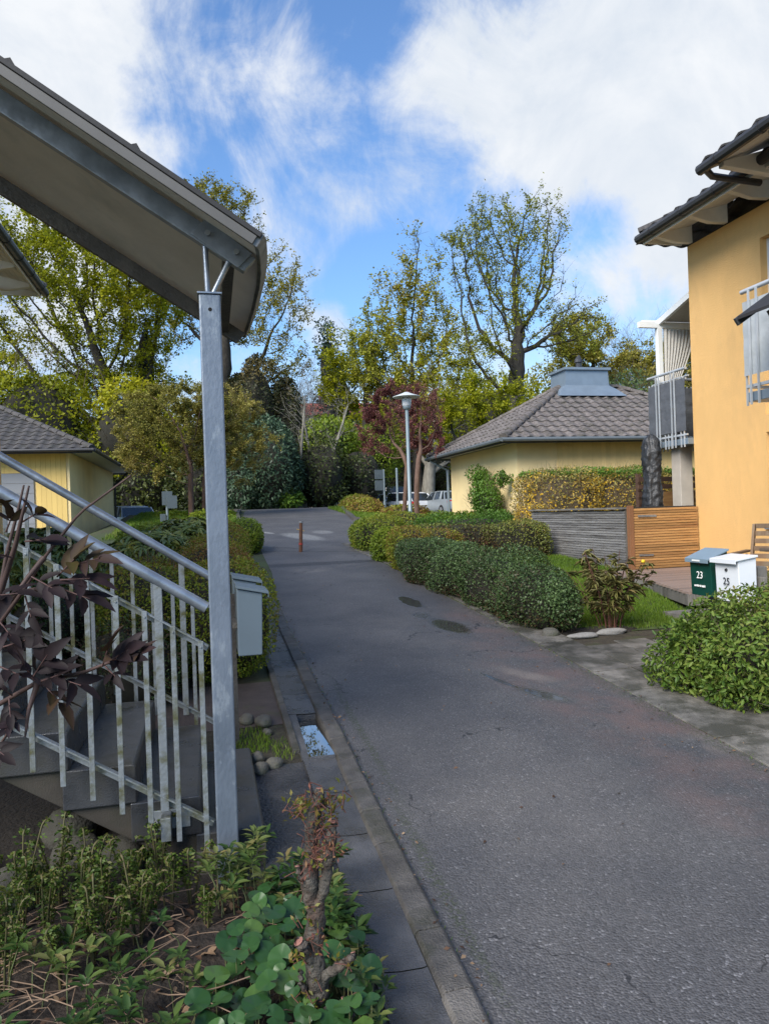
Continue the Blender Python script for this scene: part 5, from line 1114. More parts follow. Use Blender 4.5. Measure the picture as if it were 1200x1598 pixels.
def core(blobs, k, m, t, seed=0):
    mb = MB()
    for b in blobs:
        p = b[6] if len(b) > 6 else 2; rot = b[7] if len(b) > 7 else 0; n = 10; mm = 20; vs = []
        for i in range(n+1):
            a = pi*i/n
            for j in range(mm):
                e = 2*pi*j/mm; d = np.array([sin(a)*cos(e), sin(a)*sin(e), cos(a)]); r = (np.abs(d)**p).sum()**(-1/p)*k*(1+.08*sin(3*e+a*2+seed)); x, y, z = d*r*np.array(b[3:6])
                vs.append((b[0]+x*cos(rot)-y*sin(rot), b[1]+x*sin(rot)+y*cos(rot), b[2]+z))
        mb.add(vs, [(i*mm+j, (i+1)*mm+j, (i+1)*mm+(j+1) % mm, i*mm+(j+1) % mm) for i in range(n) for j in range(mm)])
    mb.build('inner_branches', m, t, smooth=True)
def bush(name, label, cat, blobs, n, size, lm, seed=1, jit=.22, la=.08, lf=2.4, k=.80, up=.35, rnd0=.5, grad=0.0, aspect=.5, six=False, group=None, tw=0, twl=.2, rosette=0, cm=None, twm=None, nr=.9):
    base = (float(np.mean([b[0] for b in blobs])), float(np.mean([b[1] for b in blobs]))); z0 = float(hgt(*base))
    t = thing(name, label, cat, (base[0], base[1], z0), 0, group); rg = np.random.RandomState(seed+77)
    P, Nn = spoints(blobs, n, seed, jit, lf, la)
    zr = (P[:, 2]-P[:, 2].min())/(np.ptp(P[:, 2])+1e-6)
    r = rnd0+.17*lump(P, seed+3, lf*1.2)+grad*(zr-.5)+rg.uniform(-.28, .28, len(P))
    if rosette:
        N0 = Nn+rg.normal(size=P.shape)*.35; N0[:, 2] += up; N0 = unit(N0); k_ = rosette; P2 = np.repeat(P, k_, 0); N2 = np.repeat(N0, k_, 0)
        u = unit(np.cross(N0, rg.normal(size=P.shape))); v = np.cross(N0, u); a = np.tile(np.arange(k_)*2*pi/k_, len(P))+rg.uniform(-.3, .3, len(P2))
        D = np.repeat(u, k_, 0)*np.cos(a)[:, None]+np.repeat(v, k_, 0)*np.sin(a)[:, None]; D = D+N2*rg.uniform(-.25, .35, (len(P2), 1)); N3 = N2+D*.3
        leaves('foliage', P2, N3, size, lm, t, aspect=aspect, rnd=np.repeat(r, k_)+rg.uniform(-.12, .12, len(P2)), dirs=D, six=six, fold=.06, droop=.12)
    else:
        Nm = Nn+rg.normal(size=P.shape)*nr; Nm[:, 2] += up
        leaves('foliage', P, Nm, size, lm, t, aspect=aspect, rnd=r, six=six, fold=.12, droop=.06, dirs=Nn+rg.normal(size=P.shape)*.9)
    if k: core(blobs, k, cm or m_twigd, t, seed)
    if tw:
        P, Nn = spoints(blobs, tw, seed+50, .15, lf, la); br = []
        for p, q in zip(P, Nn):
            d = q*.7+rg.normal(size=3)*.3+np.array([0, 0, .5]); d /= np.linalg.norm(d); L_ = twl*rg.uniform(.5, 1.4); a = p-d*L_*.6
            br.append((np.array([a, a+d*L_*.5+rg.normal(size=3)*.01, a+d*L_]), np.array([.004, .003, .0015])*max(1, size*20), 3))
        wood('twigs', br, twm or m_twig, t)
    return t
if PLANTS_FAR:
    GT = 'broadleaf trees beyond the road end'
    ctree('big left oak with yellow-green spring leaves and a dark forked trunk', 165, 42, 640, [(150, 450, 130, 140), (60, 440, 110, 110), (235, 480, 60, 90), (110, 590, 130, 70), (250, 590, 50, 50)], 11, LM['oak'], 34000, .16, r0=.62, ntr=3400)
    ctree('yellow-green tree cut by the left edge of the photo', -90, 45, 640, [(-90, 440, 110, 130), (-60, 580, 110, 80)], 12, LM['oak'], 13000, .17, r0=.5, ntr=1300)
    ctree('wide brownish-olive oak rising behind the galvanised canopy post', 368, 52, 600, [(325, 352, 92, 82), (430, 468, 66, 76), (275, 450, 60, 100), (370, 480, 60, 60), (450, 560, 50, 40)], 13, LM['olive'], 21000, .16, r0=.60, ntr=3200)
    ctree('slim airy yellow-green tree left of the large half-bare oak', 655, 44, 690, [(655, 410, 42, 75), (640, 480, 75, 70), (620, 560, 90, 70), (700, 560, 55, 70), (660, 640, 90, 50)], 14, LM['sparse'], 17000, .15, r0=.30, ntr=2800, pbias=.15)
    ctree('large half-bare oak with upswept dark limbs behind the pale yellow building', 818, 40, 650, [(795, 388, 100, 92), (852, 352, 44, 52), (732, 420, 46, 78), (885, 512, 74, 52), (745, 560, 62, 58), (820, 480, 90, 60)], 15, LM['sparse'], 12500, .12, r0=.46, ntr=4600, trad=.021, top=.0, wob=.16)
    ctree('low spreading yellow-green tree between the red roof and the slim airy tree', 572, 47, 700, [(560, 560, 62, 62), (600, 610, 60, 50), (530, 600, 40, 50)], 16, LM['oak'], 9000, .155, r0=.25, ntr=1000, pbias=-.05)
    ctree('yellow-green young tree beside the pale building under the big oak', 745, 31, 740, [(735, 640, 60, 50), (785, 635, 40, 40), (700, 670, 30, 35)], 17, LM['oak'], 6000, .105, r0=.14, ntr=700)
    ctree('olive-yellow tree right of the half-bare oak above the tile roof', 925, 50, 660, [(915, 540, 62, 55), (955, 560, 45, 45)], 18, LM['olive'], 8000, .17, r0=.25, ntr=900, pbias=.15)
    ctree('golden-green tree behind the roof hood and the balcony', 1000, 54, 690, [(1000, 585, 60, 55), (1050, 570, 60, 50)], 19, LM['olive'], 9000, .18, r0=.25, ntr=900, pbias=.3)
    tree('bare grey tree with fine twigs against the sky beside the tall house', 'tree', 1030, 60, 462, 20, oakspec(14, .45, .42, 42, 10, 8, 5, up=.10, w=.10), LM['sparse'], 0, .1, bark=barkmat('grey_bark', (.11, .10, .095), (.17, .155, .15)), r0=.2)
    tree('small bare grey tree beside the dark conifers left of the red roof', 'tree', 500, 50, 545, 21, oakspec(11, .6, .40, 40, 8, 7, 4, up=.1), LM['olive'], 0, .1, bark=MATS['grey_bark'], r0=.12)
    ctree('round golden-olive tree left of the galvanised post, thicker of the pair', 299, 26, 735, [(262, 685, 85, 68), (300, 640, 75, 48), (240, 640, 45, 40), (215, 715, 40, 38)], 22, LM['amber'], 40000, .056, r0=.10, ntr=1800, bark=m_barkr, dense=.55)
    ctree('golden-olive tree whose thin trunk stands just left of the galvanised post', 319, 27, 735, [(360, 690, 66, 66), (345, 640, 58, 42), (400, 700, 28, 45)], 23, LM['amber'], 28000, .056, r0=.085, ntr=1300, bark=m_barkr, dense=.55)
    ctree('red-leaved plum tree whose trunk stands left of the lamp post', 630, 24.5, 735, [(600, 680, 42, 50), (615, 635, 40, 36), (575, 700, 22, 26)], 24, LM['plum'], 14000, .045, r0=.075, ntr=1300, bark=m_barkr, dense=.3, up=.25)
    ctree('red-leaved plum tree whose trunk stands right of the lamp post', 650, 23.5, 735, [(662, 675, 42, 52), (650, 635, 42, 36), (685, 650, 22, 30)], 25, LM['plum'], 14000, .045, r0=.085, ntr=1300, bark=m_barkr, dense=.3, up=.25)
    tree('thick ivy-grey trunk behind the white car and the service building corner', 'tree', 667, 44, 560, 26, oakspec(8, .8, .25, 60, 5, 4, 3, t0=.4), LM['oak'], 1.5, .2, bark=m_barkp, r0=.5, jit=.2)
    for i, (px, tp) in enumerate(((478, 585), (492, 600), (505, 590))):
        tree('pale leaning bare stem in front of the dark conifers', 'tree', px, 38.5, tp, 40+i, oakspec(4, .9, .12, 30, 3, 3, 2, t0=.5), LM['dark'], .6, .12, bark=m_barkp, r0=.11, group='pale bare stems', lean=(.10*(i-1), 0, 1))
    # dark evergreens and shrubs closing the view
    def B(px, ytop, ybot, wpx, d, dep=1.2, p=2.2):
        c = at(px, (ytop+ybot)/2, d); zt = at(px, ytop, d).z; zb = at(px, ybot, d).z; return (c.x, c.y, (zt+zb)/2, wpx/FPX*d/2, dep, (zt-zb)/2, p)
    bush('willow', 'soft green willow bush between the roof hood and the balcony', 'bush', [(*at(975, 660, 44)[:2], 4.5, 3.2, 2, 4.9)], 9000, .19, LM['willow'], 5, jit=1.2, la=.5, lf=.8, k=.55, tw=300, twl=2)
    bush('yew', 'tall dark brown-green yew behind the rhododendron, left one', 'evergreen', [B(400, 555, 800, 75, 42, 1.5), B(372, 580, 800, 50, 43, 1.4)], 16000, .17, LM['yew'], 31, jit=.5, la=.35, lf=.9, k=.8, grad=.25)
    bush('yew', 'dark conifer right of the taller yew beside the pale bare stems', 'evergreen', [B(448, 590, 800, 70, 43, 1.5)], 10000, .17, LM['yew'], 32, jit=.5, la=.35, lf=.9, k=.8, grad=.1, rnd0=.35)
    bush('rhododendron', 'big blue-green rhododendron at the end of the road, left half', 'bush', [B(420, 665, 800, 100, 37, 2), B(385, 700, 800, 70, 37, 1.8)], 15000, .20, LM['rhodof'], 33, jit=.4, la=.3, lf=.9, k=.82, aspect=.35, grad=.2)
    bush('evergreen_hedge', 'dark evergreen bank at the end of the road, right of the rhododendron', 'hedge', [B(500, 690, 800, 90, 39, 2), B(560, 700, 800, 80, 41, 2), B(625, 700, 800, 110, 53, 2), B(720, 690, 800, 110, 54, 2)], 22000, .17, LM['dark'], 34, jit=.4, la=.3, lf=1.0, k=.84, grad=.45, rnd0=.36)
    bush('shrub', 'bright yellow-green shrub above the dark evergreen bank below the red roof', 'bush', [B(520, 652, 730, 80, 42, 1.5), B(590, 655, 740, 80, 43, 1.5)], 9000, .18, LM['ygreen'], 35, jit=.6, la=.3, lf=1.0, k=.6)
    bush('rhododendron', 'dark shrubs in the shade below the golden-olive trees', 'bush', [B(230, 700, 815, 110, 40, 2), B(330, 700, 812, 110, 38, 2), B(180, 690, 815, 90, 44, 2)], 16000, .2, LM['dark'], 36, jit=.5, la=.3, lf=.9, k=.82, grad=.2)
    bush('shrub', 'yellow-green shrub below the big left oak above the garage roof', 'bush', [B(60, 560, 760, 190, 38, 2), B(200, 590, 760, 150, 39, 2), B(-60, 560, 760, 150, 38, 2)], 20000, .22, LM['oak'], 37, jit=.9, la=.5, lf=.7, k=.6, rnd0=.42, tw=300, twl=1.5)
    bush('spruce', 'dark spruce tip between the left oak and the olive oak', 'evergreen', [B(228, 505, 620, 34, 46, .8), B(226, 550, 760, 70, 46, 1.4)], 5000, .2, LM['yew'], 38, jit=.6, la=.35, lf=1, k=.7, rnd0=.3)
    bush('pine', 'grey-green conifer above the red roof in the distance', 'evergreen', [B(512, 505, 640, 40, 58, 1.2), B(530, 560, 700, 60, 60, 1.4)], 5000, .25, LM['rhodof'], 39, jit=.9, la=.5, lf=.8, k=.55, rnd0=.5)
    for i, (px, tp, wd, dd, lm_, cl) in enumerate([(640, 600, 200, 58, 'oak', 'olive-green'), (770, 590, 220, 56, 'oak', 'yellowish'), (900, 565, 200, 60, 'olive', 'brownish'), (1060, 560, 220, 62, 'olive', 'golden'), (60, 640, 300, 60, 'dark', 'dark'), (300, 650, 220, 58, 'dark', 'deep green')]):
        bush('far_shrubbery', cl+' band of shrubs far behind the trees, '+('left of' if px < 500 else 'right of')+' the dark bank', 'bush', [B(px, tp, 800, wd, dd, 3)], 9000, .3, LM[lm_], 60+i, jit=1.5, la=.8, lf=.5, k=.75, rnd0=.4)
    for o_ in [B(480, 730, 795, 900, 64, 1.5, 4)]:
        P, Nn = spoints([(o_[0], o_[1], o_[2]+1.2, 60, 2.0, 3.2, 4, -TH)], 30000, 70, .8, .4, .8)
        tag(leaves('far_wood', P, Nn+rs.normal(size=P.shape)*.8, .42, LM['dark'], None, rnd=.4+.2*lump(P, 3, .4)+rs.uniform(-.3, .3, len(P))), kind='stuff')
    bush('fern_clump', 'bright fern clump at the hedge foot left of the pale boulder', 'fern', [B(396, 768, 790, 24, 36.5, .4)], 900, .28, LM['green'], 71, jit=.2, la=.1, k=.4, aspect=.25)
    bush('fern_clump', 'bright fern clump at the hedge foot right of the pale boulder', 'fern', [B(450, 770, 790, 36, 36.5, .4)], 1300, .28, LM['green'], 72, jit=.2, la=.1, k=.4, aspect=.25)
    bush('low_shrubs', 'low green shrubs along the verge left of the road end', 'bush', [B(275, 802, 825, 70, 27, 1.2, 3), B(330, 797, 825, 70, 26, 1.2, 3)], 9000, .10, LM['ygreen'], 73, jit=.2, la=.12, k=.8)

# ------------------------------------------------------------------ middle distance shrubs
def lawn(name, poly_x, y0, y1, n, h, seed, mt='grass', off=0):
    rg = np.random.RandomState(seed); Y = rg.uniform(y0, y1, n); X = np.array([rg.uniform(*poly_x(y)) for y in Y]); Z = hgt(X, Y)+off
    P = np.stack([X, Y, Z], 1); D = np.stack([rg.normal(size=n)*.35, rg.normal(size=n)*.35, np.ones(n)], 1); Nn = rg.normal(size=(n, 3)); Nn[:, 2] *= .2
    tag(leaves(name, P, Nn, h, LM[mt], None, aspect=.12, dirs=D, rnd=.5+.2*lump(P, seed, 1.2)+rg.uniform(-.3, .3, n), fold=.02), kind='stuff')
m_lawn = mat('lawn_soil', (.04, .065, .014), .95, .3, 6, .4, 40, col2=(.07, .10, .02))
sheet('lawn', [(6.9, 3.9, 5.4), (7.4, 3.9, 5.4), (10.3, 3.9, 6.0), (13.0, 3.9, 6.4)], m_lawn, .012, nx=2)
lawn('grass', lambda y: (3.8, min(5.35+max(0, y-7.5)*.32, 6.4)), 6.95, 12.8, 42000, .055, 81)
lawn('grass', lambda y: (-2.6, .98 if y < 30 else .5), 19.5, 31.2, 26000, .11, 82)
lawn('grass', lambda y: (4.8+max(0, 24-y)*.2, 6), 22.6, 30.4, 9000, .12, 83)
lawn('grass', lambda y: (.12, .34), 4.66, 5.08, 420, .045, 84); lawn('grass', lambda y: (.34, .46), 4.5, 4.85, 130, .04, 85)
lawn('weeds', lambda y: (.812, .835), 2.2, 9.5, 500, .02, 86); lawn('weeds', lambda y: (3.07, 3.12), 3.5, 12, 700, .022, 87)
bush('hedge', 'long dark green trimmed hedge along the right edge of the road', 'hedge',
     [(3.47, 7.45, .78, .33, .66, .38, 2.5, .05), (3.42, 8.50, .84, .36, .82, .40, 2.9, .08), (3.34, 9.70, .91, .36, .86, .40, 3.0, .08), (3.20, 10.85, 1.01, .37, .78, .36, 2.8, .06)],
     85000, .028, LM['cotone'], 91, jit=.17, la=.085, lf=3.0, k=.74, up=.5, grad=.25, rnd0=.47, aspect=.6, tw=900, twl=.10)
bush('hedge', 'low brown-green clipped hedge running from the road towards the weathered fence', 'hedge', [(4.35, 13.1, 1.14, 1.15, .34, .40, 4, .0), (5.55, 13.0, 1.10, .75, .34, .44, 4, 0)], 26000, .04, LM['hbrown'], 92, jit=.12, la=.04, lf=2.5, k=.86, grad=.45, rnd0=.36, tw=500, twl=.12)
bush('shrub', 'round bright yellow-green shrub at the right road edge beyond the long hedge', 'bush', [(3.28, 13.35, 1.17, .34, .42, .38, 2.4)], 9000, .042, LM['ygreen'], 93, jit=.1, la=.05, lf=3, k=.8, grad=.3, tw=120, twl=.1)
bush('shrub', 'yellowish-brown shrub between the round shrub and the long hedge', 'bush', [(3.35, 12.1, 1.14, .36, .6, .40, 2.6), (3.9, 12.4, 1.15, .5, .4, .36, 2.6)], 13000, .038, LM['olivebush'], 94, jit=.1, la=.05, lf=3, k=.8, rnd0=.62, tw=300, twl=.12)
bush('shrub', 'yellow-green low shrub bank at the corner where the road widens', 'bush', [(3.55, 15.6, 1.32, .62, 1.0, .38, 2.6), (4.4, 16.6, 1.42, .8, .7, .38, 2.6)], 17000, .05, LM['olivebush'], 95, jit=.12, la=.06, lf=2.4, k=.82, rnd0=.42, tw=300, twl=.12)
bush('shrub', 'bright green low shrubs under the plum trees in front of the white car', 'bush', [(5.3, 20.9, 1.34, 1.1, .6, .30, 2.5), (6.8, 20.4, 1.36, 1.0, .6, .34, 2.5), (6.2, 18.5, 1.28, 1.1, .6, .34, 2.5)], 20000, .065, LM['ygreen'], 96, jit=.2, la=.08, lf=2, k=.78, rnd0=.5, tw=300, twl=.2)
bush('shrub', 'low mixed green shrubs between the lamp and the climbing shrub', 'bush', [(5.5, 15.4, 1.30, 1.4, .7, .34, 2.6), (6.9, 16.3, 1.35, .9, .6, .36, 2.6)], 17000, .05, LM['green'], 97, jit=.15, la=.06, lf=2.2, k=.8, rnd0=.4, tw=200, twl=.15)
bush('mound_shrub', 'brownish-green ground-hugging juniper mound where the road bends right', 'bush', [(5.75, 27.6, 1.85, .55, 2.2, .40, 2.2), (6.15, 30.6, 2.0, .75, 1.6, .60, 2.2), (6.6, 24.8, 1.65, .8, 1.3, .30, 2.2)], 18000, .10, LM['olivebush'], 98, jit=.15, la=.08, lf=1.6, k=.85, rnd0=.72, grad=-.15)
bush('climbing_shrub', 'loose green climbing shrub against the pale yellow building wall', 'bush', [(7.35, 18.9, 2.0, .38, .9, .62, 2.1), (7.42, 19.3, 2.65, .28, .5, .35, 2), (7.4, 18.3, 1.5, .4, .5, .4, 2), (7.45, 17.95, 2.55, .12, .22, .32, 2)], 9000, .075, LM['green'], 99, jit=.35, la=.14, lf=2.4, k=.4, rnd0=.55, tw=260, twl=.35)
bush('forsythia_hedge', 'tall forsythia hedge dotted with yellow flowers behind the weathered fence', 'hedge', [(7.5, 15.0, 1.78, 1.0, .5, .84, 3.6), (9.4, 15.2, 1.82, 1.3, .5, .80, 3.6), (11.4, 15.3, 1.75, 1.0, .5, .72, 3.4), (6.75, 14.7, 1.40, .35, .4, .55, 2.6)], 34000, .055, LM['fors'], 100, jit=.25, la=.06, lf=2.4, k=.74, rnd0=.50, tw=2600, twl=.42, cm=mat('tan_twigs', (.10, .075, .045), .9, .35, 25, .8, 30), twm=mat('tan_stems', (.22, .16, .10), .8, .2, 9), up=.1)
P, Nn = spoints([(8.9, 15.1, 2.52, 2.2, .45, .14, 2.4)], 5000, 101, .1, 2, .05); tag(leaves('hedge_top_growth', P, Nn+rs.normal(size=P.shape), .06, LM['green'], bpy.data.objects['forsythia_hedge'], rnd=rs.uniform(.3, 1, len(P))))
lawn('grass', lambda y: (4.15, 8.5), 1.5, 4.2, 26000, .05, 88)
# peony clump
def stems(name, label, cat, c, n, h, spread, lm, seed, ls, lpn, mst, flower=None, droop=.3, aspect=.22):
    rg = np.random.RandomState(seed); t = thing(name, label, cat, (c[0], c[1], float(gY(c[1])))); br = []; LP = []; LN = []; LD = []
    for i in range(n):
        a = rg.uniform(0, 6.28); o = np.array([cos(a), sin(a), 0]); b0 = np.array([c[0], c[1], gY(c[1])-.02])+o*rg.uniform(0, .14)*spread; hh = h*rg.uniform(.7, 1.1)
        k = np.linspace(0, 1, 7)[:, None]; pts = b0+np.array([0, 0, hh])*k+o*(spread*rg.uniform(.3, 1)*k**1.6*.5); br.append((pts, np.linspace(.006, .003, 7), 3))
        for j in range(lpn):
            f = rg.uniform(.35, 1)*6; q = int(min(f, 5)); p = pts[q]+(pts[q+1]-pts[q])*(f-q); a2 = rg.uniform(0, 6.28); d = np.array([cos(a2), sin(a2), rg.uniform(-.7, .5)])
            for s in (-.5, 0, .5):
                dd = d+np.array([-sin(a2), cos(a2), 0])*s; LP.append(p+d*.02*abs(s)); LD.append(dd); LN.append(np.array([0, 0, 1])+rg.normal(size=3)*.3)
    wood('stems', br, mst, t); leaves('leaves', np.array(LP), np.array(LN), ls, lm, t, aspect=aspect, dirs=np.array(LD), six=True, droop=droop, fold=.04)
    if flower:
        b = MB(); b.rock(flower, (.022, .022, .018), 1, 6); b.build('flower', mat('yellow_flower', (.75, .5, .02), .6), t, smooth=True)
    return t
m_redst = mat('red_stem', (.13, .05, .035), .7, .2, 9)
fl = at(1003, 876, 7.4)
stems('peony', 'reddish-stemmed peony clump with narrow olive leaves on the lawn edge', 'plant', (4.06, 7.00), 26, .82, .85, LM['peony'], 5, .10, 11, m_redst, tuple(fl))
b = MB(); b.rock((3.95, 7.05, .45), (.55, .22, .06), 4, 12); tag(b.build('soil', mat('black_soil', (.022, .017, .013), .95, .4, 14, .9, 50), None, smooth=True), kind='structure')
# near right bush
bush('bush', 'dense leafy green bush in front of the letter boxes', 'bush', [(4.02, 4.70, .62, .54, .52, .43, 2.3), (4.62, 4.42, .63, .55, .55, .44, 2.3), (5.3, 4.3, .62, .5, .5, .42, 2.3), (3.72, 5.02, .52, .32, .28, .28, 2.2)],
     46000, .043, LM['near'], 102, jit=.22, la=.09, lf=3.2, k=.66, up=.45, grad=.30, rnd0=.5, aspect=.48, six=True, tw=500, twl=.22)
bush('shrub', 'small variegated shrub right of the white letter box', 'bush', [(4.95, 5.45, .92, .28, .28, .42, 2)], 2500, .04, LM['pachy'], 103, jit=.15, la=.05, k=.5, rnd0=.7)
# left shrubs
bush('shrub', 'olive and green rounded shrub behind the grey letter boxes', 'bush', [(.10, 6.55, .92, .44, .58, .50, 2.4), (.02, 7.7, 1.02, .46, .85, .52, 2.4), (-.02, 9.2, 1.10, .46, 1.0, .50, 2.4), (.10, 11.0, 1.2, .45, 1.1, .46, 2.4), (-.55, 6.9, .95, .45, .8, .50, 2.4)],
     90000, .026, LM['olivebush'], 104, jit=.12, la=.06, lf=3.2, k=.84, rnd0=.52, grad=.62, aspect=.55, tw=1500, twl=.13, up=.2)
bush('shrub', 'small round bright green shrub at the left road edge', 'bush', [(.75, 15.8, 1.36, .42, .8, .38, 2.3)], 7000, .045, LM['ygreen'], 105, jit=.1, la=.05, lf=3, k=.82)
bush('rhododendron', 'glossy rhododendron behind the staircase rails, right one', 'bush', [(-.75, 9.0, 1.12, .62, .8, .60, 2.2), (-.4, 10.6, 1.2, .5, .7, .58, 2.2)], 2600, .12, LM['rhodo'], 106, jit=.16, la=.08, lf=2, k=.82, aspect=.32, rosette=8, six=True, grad=.4, up=.6)
bush('rhododendron', 'glossy rhododendron behind the staircase rails, left one', 'bush', [(-2.0, 9.9, 1.15, .8, .8, .60, 2.2), (-3.2, 10.4, 1.2, .8, .8, .60, 2.2)], 3000, .12, LM['rhodo'], 107, jit=.16, la=.08, lf=2, k=.82, aspect=.32, rosette=8, six=True, grad=.4, up=.6)
bush('shrub', 'light yellow-green low shrub beyond the rhododendrons', 'bush', [(-.75, 13.4, 1.35, .8, .8, .45, 2.3)], 8000, .06, LM['ygreen'], 108, jit=.2, la=.1, k=.75, rnd0=.75)
bush('shrub', 'dark small-leaved shrub behind the lower stair balusters', 'bush', [(-.62, 5.9, .66, .42, .34, .38, 2.4), (-1.35, 7.4, .85, .35, .6, .4, 2.3)], 16000, .026, LM['cotone'], 109, jit=.12, la=.06, k=.8, rnd0=.38, tw=300, twl=.12)
m_mulch = mat('bark_mulch', (.055, .035, .022), .95, .4, 22, 1, 60, col2=(.14, .10, .07))
sheet('mulch', [(4.8, -5, -1.62), (6.22, -5, -1.62), (6.3, -5, -.2), (9.5, -5, .45)], m_mulch, .012, nx=3)
rg = np.random.RandomState(9); n = 5000; X = rg.uniform(-3.6, -.3, n); Y = rg.uniform(5.0, 8.8, n); P = np.stack([X, Y, gY(Y)+.02+rg.uniform(0, .012, n)], 1); Nn = rg.normal(size=(n, 3))*.4; Nn[:, 2] += 1
tag(leaves('bark_chips', P[(X < -1.65) | (Y > 6.25)], Nn[(X < -1.65) | (Y > 6.25)], .035, LM['litter'], None, aspect=.4), kind='stuff')
b = MB(); b.b2((-4.2, 4.95, .3), (-1.75, 5.25, .62)); tag(b.build('low_wall', m_conc, None, bevel=.01, loc=(-3, 5.1, .3)), 'low dark concrete wall behind the stair railings', 'wall')

# ------------------------------------------------------------------ foreground bed
m_soil = mat('wet_dark_soil', (.020, .015, .012), .85, .4, 18, 1, 45, col2=(.045, .032, .024), dirt=(.012, .010, .008), dscale=8)
xs = np.linspace(-2.6, .52, 79); ys = np.linspace(.6, 3.42, 72); XX, YY = np.meshgrid(xs, ys)
Z = gY(YY)+.03+.035*lump(np.stack([XX.ravel(), YY.ravel(), YY.ravel()*0], 1), 4, 3).reshape(XX.shape)+.012*lump(np.stack([XX.ravel(), YY.ravel(), YY.ravel()*0], 1), 6, 14).reshape(XX.shape)
edgef = np.clip(np.minimum((.50-XX)/.10, 1), -1, 1); Z = gY(YY)+(Z-gY(YY))*np.clip(edgef, 0, 1)-.03*(1-np.clip(edgef, 0, 1))
Z = np.where((XX > .02) & (YY > 3.0), gY(YY)-.03, Z); Z = Z-np.clip((YY-3.05)*.25, 0, 1)*(XX < .05)
i = (np.arange(71)[:, None]*79+np.arange(78)[None, :]).ravel()
tag(raw('soil', np.stack([XX, YY, Z], -1).reshape(-1, 3), np.stack([i, i+1, i+80, i+79], 1), m_soil, smooth=True), kind='structure')
rgl = np.random.RandomState(44); n = 520; X = np.concatenate([rgl.normal(.84, .03, 200), rgl.uniform(.9, 3.1, 90), rgl.normal(3.06, .08, 230)]); Y = rgl.uniform(2.0, 12, n); Pl = np.stack([X, Y, gY(Y)+.012+(X < .83)*.03], 1); Nl = rgl.normal(size=(n, 3))*.35; Nl[:, 2] += 1
tag(leaves('fallen_leaves', Pl, Nl, .022, LM['litter'], None, aspect=.55), kind='stuff')
def soilz(x, y): return gY(y)+.035
rg = np.random.RandomState(19)
# dead stalks and litter
br = []
for k in range(420):
    x = rg.uniform(-1.5, .35); y = rg.uniform(1.6, 3.15)
    if x > .1 and rg.rand() < .6: continue
    a = rg.uniform(-.6, .9)+(pi if rg.rand() < .5 else 0); L_ = rg.uniform(.08, .34); z = soilz(x, y)+rg.uniform(.0, .05); tt = np.linspace(0, 1, 5)[:, None]; bend = rg.normal()*.06
    p = np.array([x, y, z])+tt*np.array([cos(a)*L_, sin(a)*L_, rg.uniform(-.02, .07)])+np.sin(tt*pi)*np.array([-sin(a)*bend, cos(a)*bend, .02]); br.append((p, np.full(5, rg.uniform(.0012, .0028)), 3))
tag(wood('dead_stalks', br, mat('dead_stalk', (.13, .072, .045), .8, .35, 6, col2=(.26, .18, .12)), None, (4, 4, 4, 4)), kind='stuff')
n = 900; X = rg.uniform(-1.5, .45, n); Y = rg.uniform(1.5, 3.2, n); P = np.stack([X, Y, soilz(X, Y)+rg.uniform(0, .02, n)], 1); Nn = rg.normal(size=(n, 3))*.5; Nn[:, 2] += 1
tag(leaves('leaf_litter', P, Nn, .035, LM['litter'], None, aspect=.6, six=True), kind='stuff')
# asarum: kidney leaves on stalks, ground cover
def kidney(P, Nn, D, R, name, lm, rnd):
    n = len(P); Nn = unit(Nn); D = unit(D-Nn*(D*Nn).sum(1, keepdims=True)); B_ = np.cross(Nn, D); K = 22; ang = np.linspace(-pi*.93, pi*.93, K)
    rr = .90+.10*np.cos(ang)-.18*(np.abs(ang) > 2.7); V = np.empty((n, K+K+1, 3)); V[:, 0] = P
    for ring, f in ((0, .55), (1, 1.0)):
        for k in range(K):
            x = np.cos(ang[k])*rr[k]*f+.12; y = np.sin(ang[k])*rr[k]*f*1.08; z = (f**2)*(.16*abs(sin(ang[k]))**2)-.10*f**2*(ang[k]**2 < 1)+.03*f*cos(ang[k]*5)
            V[:, 1+ring*K+k] = P+(D*x+B_*y+Nn*z)*R[:, None]
    F_ = []
    for k in range(K-1): F_.append((0, 1+k, 2+k, 2+k)); F_.append((1+k, 1+K+k, 2+K+k, 2+k))
    tri = np.array([(0, 1+k, 2+k) for k in range(K-1)]); quad = np.array([(1+k, 1+K+k, 2+K+k, 2+k) for k in range(K-1)])
    off = np.arange(n)[:, None, None]*(2*K+1); T = (tri[None]+off).reshape(-1, 3); Q = (quad[None]+off).reshape(-1, 4)
    F_ = [tuple(a) for a in T]+[tuple(a) for a in Q]
    o = raw(name, V.reshape(-1, 3), F_, lm, None, np.repeat(np.clip(rnd, 0, 1), 2*K+1), smooth=True); return o
